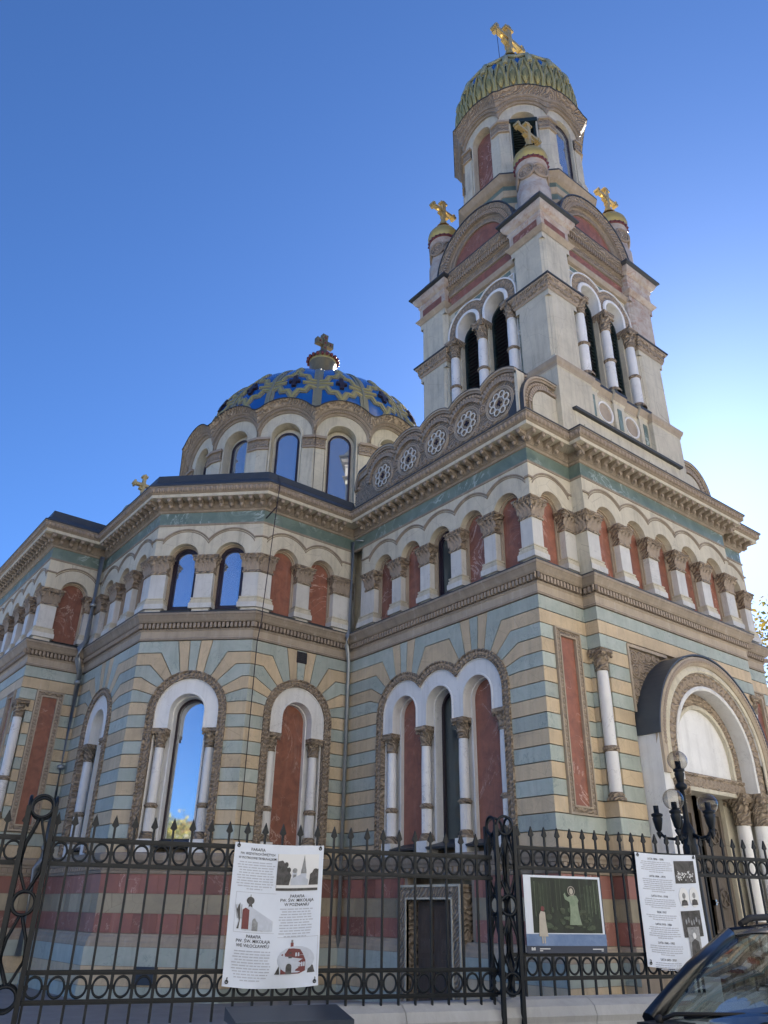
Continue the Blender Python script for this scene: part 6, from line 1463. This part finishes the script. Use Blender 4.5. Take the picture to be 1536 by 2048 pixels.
for y0_, y1_ in ((-.60, .02), (-.02, .58)):
    mb = MB(); mb.tube([(1.20, y0_, 1.08), (1.18, y0_ + .1, 1.12), (1.10, y1_, 1.16)], [.012, .012, .008], 6); mb.tube([(1.14, y0_ + .14, 1.105), (1.02 + .08, y1_ + .05, 1.165)], .010, 5); mb.knob((1.2, y0_, 1.085), .028, 0, 7, 5); emit('wiper', mb, 'rubber', car)
mb = MB(); mb.box(I0, 1.02, 1.30, 1.035, 1.068, -.70, .70); emit('cowl', mb, 'rubber', car)
mb = MB(); mb.box(I0, .30, .33, 1.44, 1.52, -.12, .12); emit('rear_view_mirror', mb, 'rubber', car)
mb = MB(); mb.box(I0, .60, .604, 1.16, 1.30, .50, .62); emit('paper_slip', mb, 'photowhite', car)

# ------------------------------------------------------------------ trees
def tree(x, y, H, rad, label, leafA, leafB, n, seed, sz=.22, gaps=.5):
    rn = random.Random(seed); t = empty('tree', label, 'tree', (x, y, 0))
    mb = MB(); tips = []
    mb.tube([(0, 0, 0), (.1, .05, H * .3), (-.05, .1, H * .55), (.05, 0, H * .8)], [.28, .22, .15, .06], 8)
    for i in range(26):
        a = rn.uniform(0, 6.28); z = H * rn.uniform(.3, .8); l = rad * rn.uniform(.5, 1.) * (1 - .4 * abs(z / H - .55)); e = Vector((math.cos(a) * l, math.sin(a) * l, z + l * rn.uniform(.2, .8)))
        m_ = Vector((math.cos(a) * l * .5, math.sin(a) * l * .5, z + l * .2)); mb.tube([(0, 0, z), m_, e], [.07, .045, .015], 5); tips += [e, m_.lerp(e, .5)]
        for k in range(3):
            q = e.lerp(m_, rn.random()) ; w_ = q + Vector((rn.uniform(-1, 1), rn.uniform(-1, 1), rn.uniform(-.3, 1))) * rad * .28; mb.tube([q, w_], [.02, .006], 4); tips.append(w_)
    emit('trunk', mb, 'bark', t)
    mb = MB()
    for i in range(n):
        c = rn.choice(tips) + Vector((rn.gauss(0, 1), rn.gauss(0, 1), rn.gauss(0, .8))) * rad * .12
        a = Vector((rn.uniform(-1, 1), rn.uniform(-1, 1), rn.uniform(-1, 1))).normalized(); b = a.cross(Vector((rn.uniform(-1, 1), rn.uniform(-1, 1), rn.uniform(-1, 1)))).normalized(); s_ = sz * rn.uniform(.6, 1.2)
        mb.add([c - a * s_ * .5, c + b * s_ * .3, c + a * s_ * .5, c - b * s_ * .3], [(0, 1, 2, 3)], 0 if rn.random() < .65 else 1)
    emit('crown', mb, [leafA, leafB], t); return t
tree(18.0, 3.8, 13.2, 3.2, 'yellowing tree beyond the right end of the church', 'leafA', 'leafB', 5200, 3, .2)
tree(-31., -10.5, 6.5, 2.8, 'golden tree across the street mirrored in the diagonal window', 'leafA', 'leafB', 3000, 5, .3)
tree(-36., -5.5, 7., 3., 'green gold tree up the street mirrored in the diagonal window', 'leafB', 'leafA', 3000, 6, .3)

# ------------------------------------------------------------------ houses across the street (tall ones unseen, shaped to bounce light onto the shaded front; low one seen in the panes)
def house(a, b, wd, dp, H, wm, floors, label, roofh=3.):
    q = FP(a, b); t = empty('townhouse', label, 'house', (q[0], q[1], 0), math.atan2(fu.y, fu.x), 'houses across the street')
    # local: x along street, y towards the church
    Wf = Wall((wd, 0), (-1, 0), wd); mb = MB(); mb.box(Wf, 0, wd, 0, H, -dp, 0)
    mb.sweep(Wf, [(0, H - .5), (.15, H - .45), (.35, H - .1), (.4, H), (0, H + .05)], 0, wd); mb.sweep(Wf, [(0, 4.1), (.12, 4.12), (.15, 4.3), (0, 4.35)], 0, wd)
    emit('wall', mb, wm, t)
    mb = MB(); mb.prism(lambda d, z, s: Wf(s + 1e-3, z, -d), [(-.4, H), (dp * .5, H + roofh), (dp + .4, H)], 0, wd - .01, 0, True); emit('roof', mb, 'rooftile', t)
    n = max(2, int(wd / 2.4)); fh = (H - .8) / floors
    for f_ in range(floors):
        for i in range(n):
            c = (i + .5) * wd / n; z0 = .9 + f_ * fh; z1 = z0 + fh * .58
            mb = MB(); mb.prism(Wf, rect(c - .7, c + .7, z0 - .12, z1 + .12)[::1] + [(c - .7, z0 - .12), (c - .5, z0), (c - .5, z1), (c + .5, z1), (c + .5, z0), (c - .5, z0)], -.1, .09); wn = emit('window', mb, 'photowhite', t)
            emit('pane', MB().box(Wf, c - .5, c + .5, z0, z1, -.1, .03), 'darkglass', wn)
HB = 16.2
house(-27, HB, 13, 9, 13.5, 'housewall', 4, 'unseen pale yellow townhouse with tiled roof opposite the tower')
house(-13.5, HB, 15, 9, 15.5, 'housewall2', 4, 'unseen cream townhouse with tall windows opposite the entrance', 2.)
house(2.0, HB, 16, 9, 14.5, 'housewall', 4, 'unseen ochre townhouse with tiled roof opposite the car')
house(18.5, HB, 14, 9, 15., 'housewall2', 4, 'unseen pale corner townhouse down the street to the right')
house(-46, 24., 16, 9, 7.2, 'housewall2', 2, 'low white house up the street mirrored in the window', 1.6)
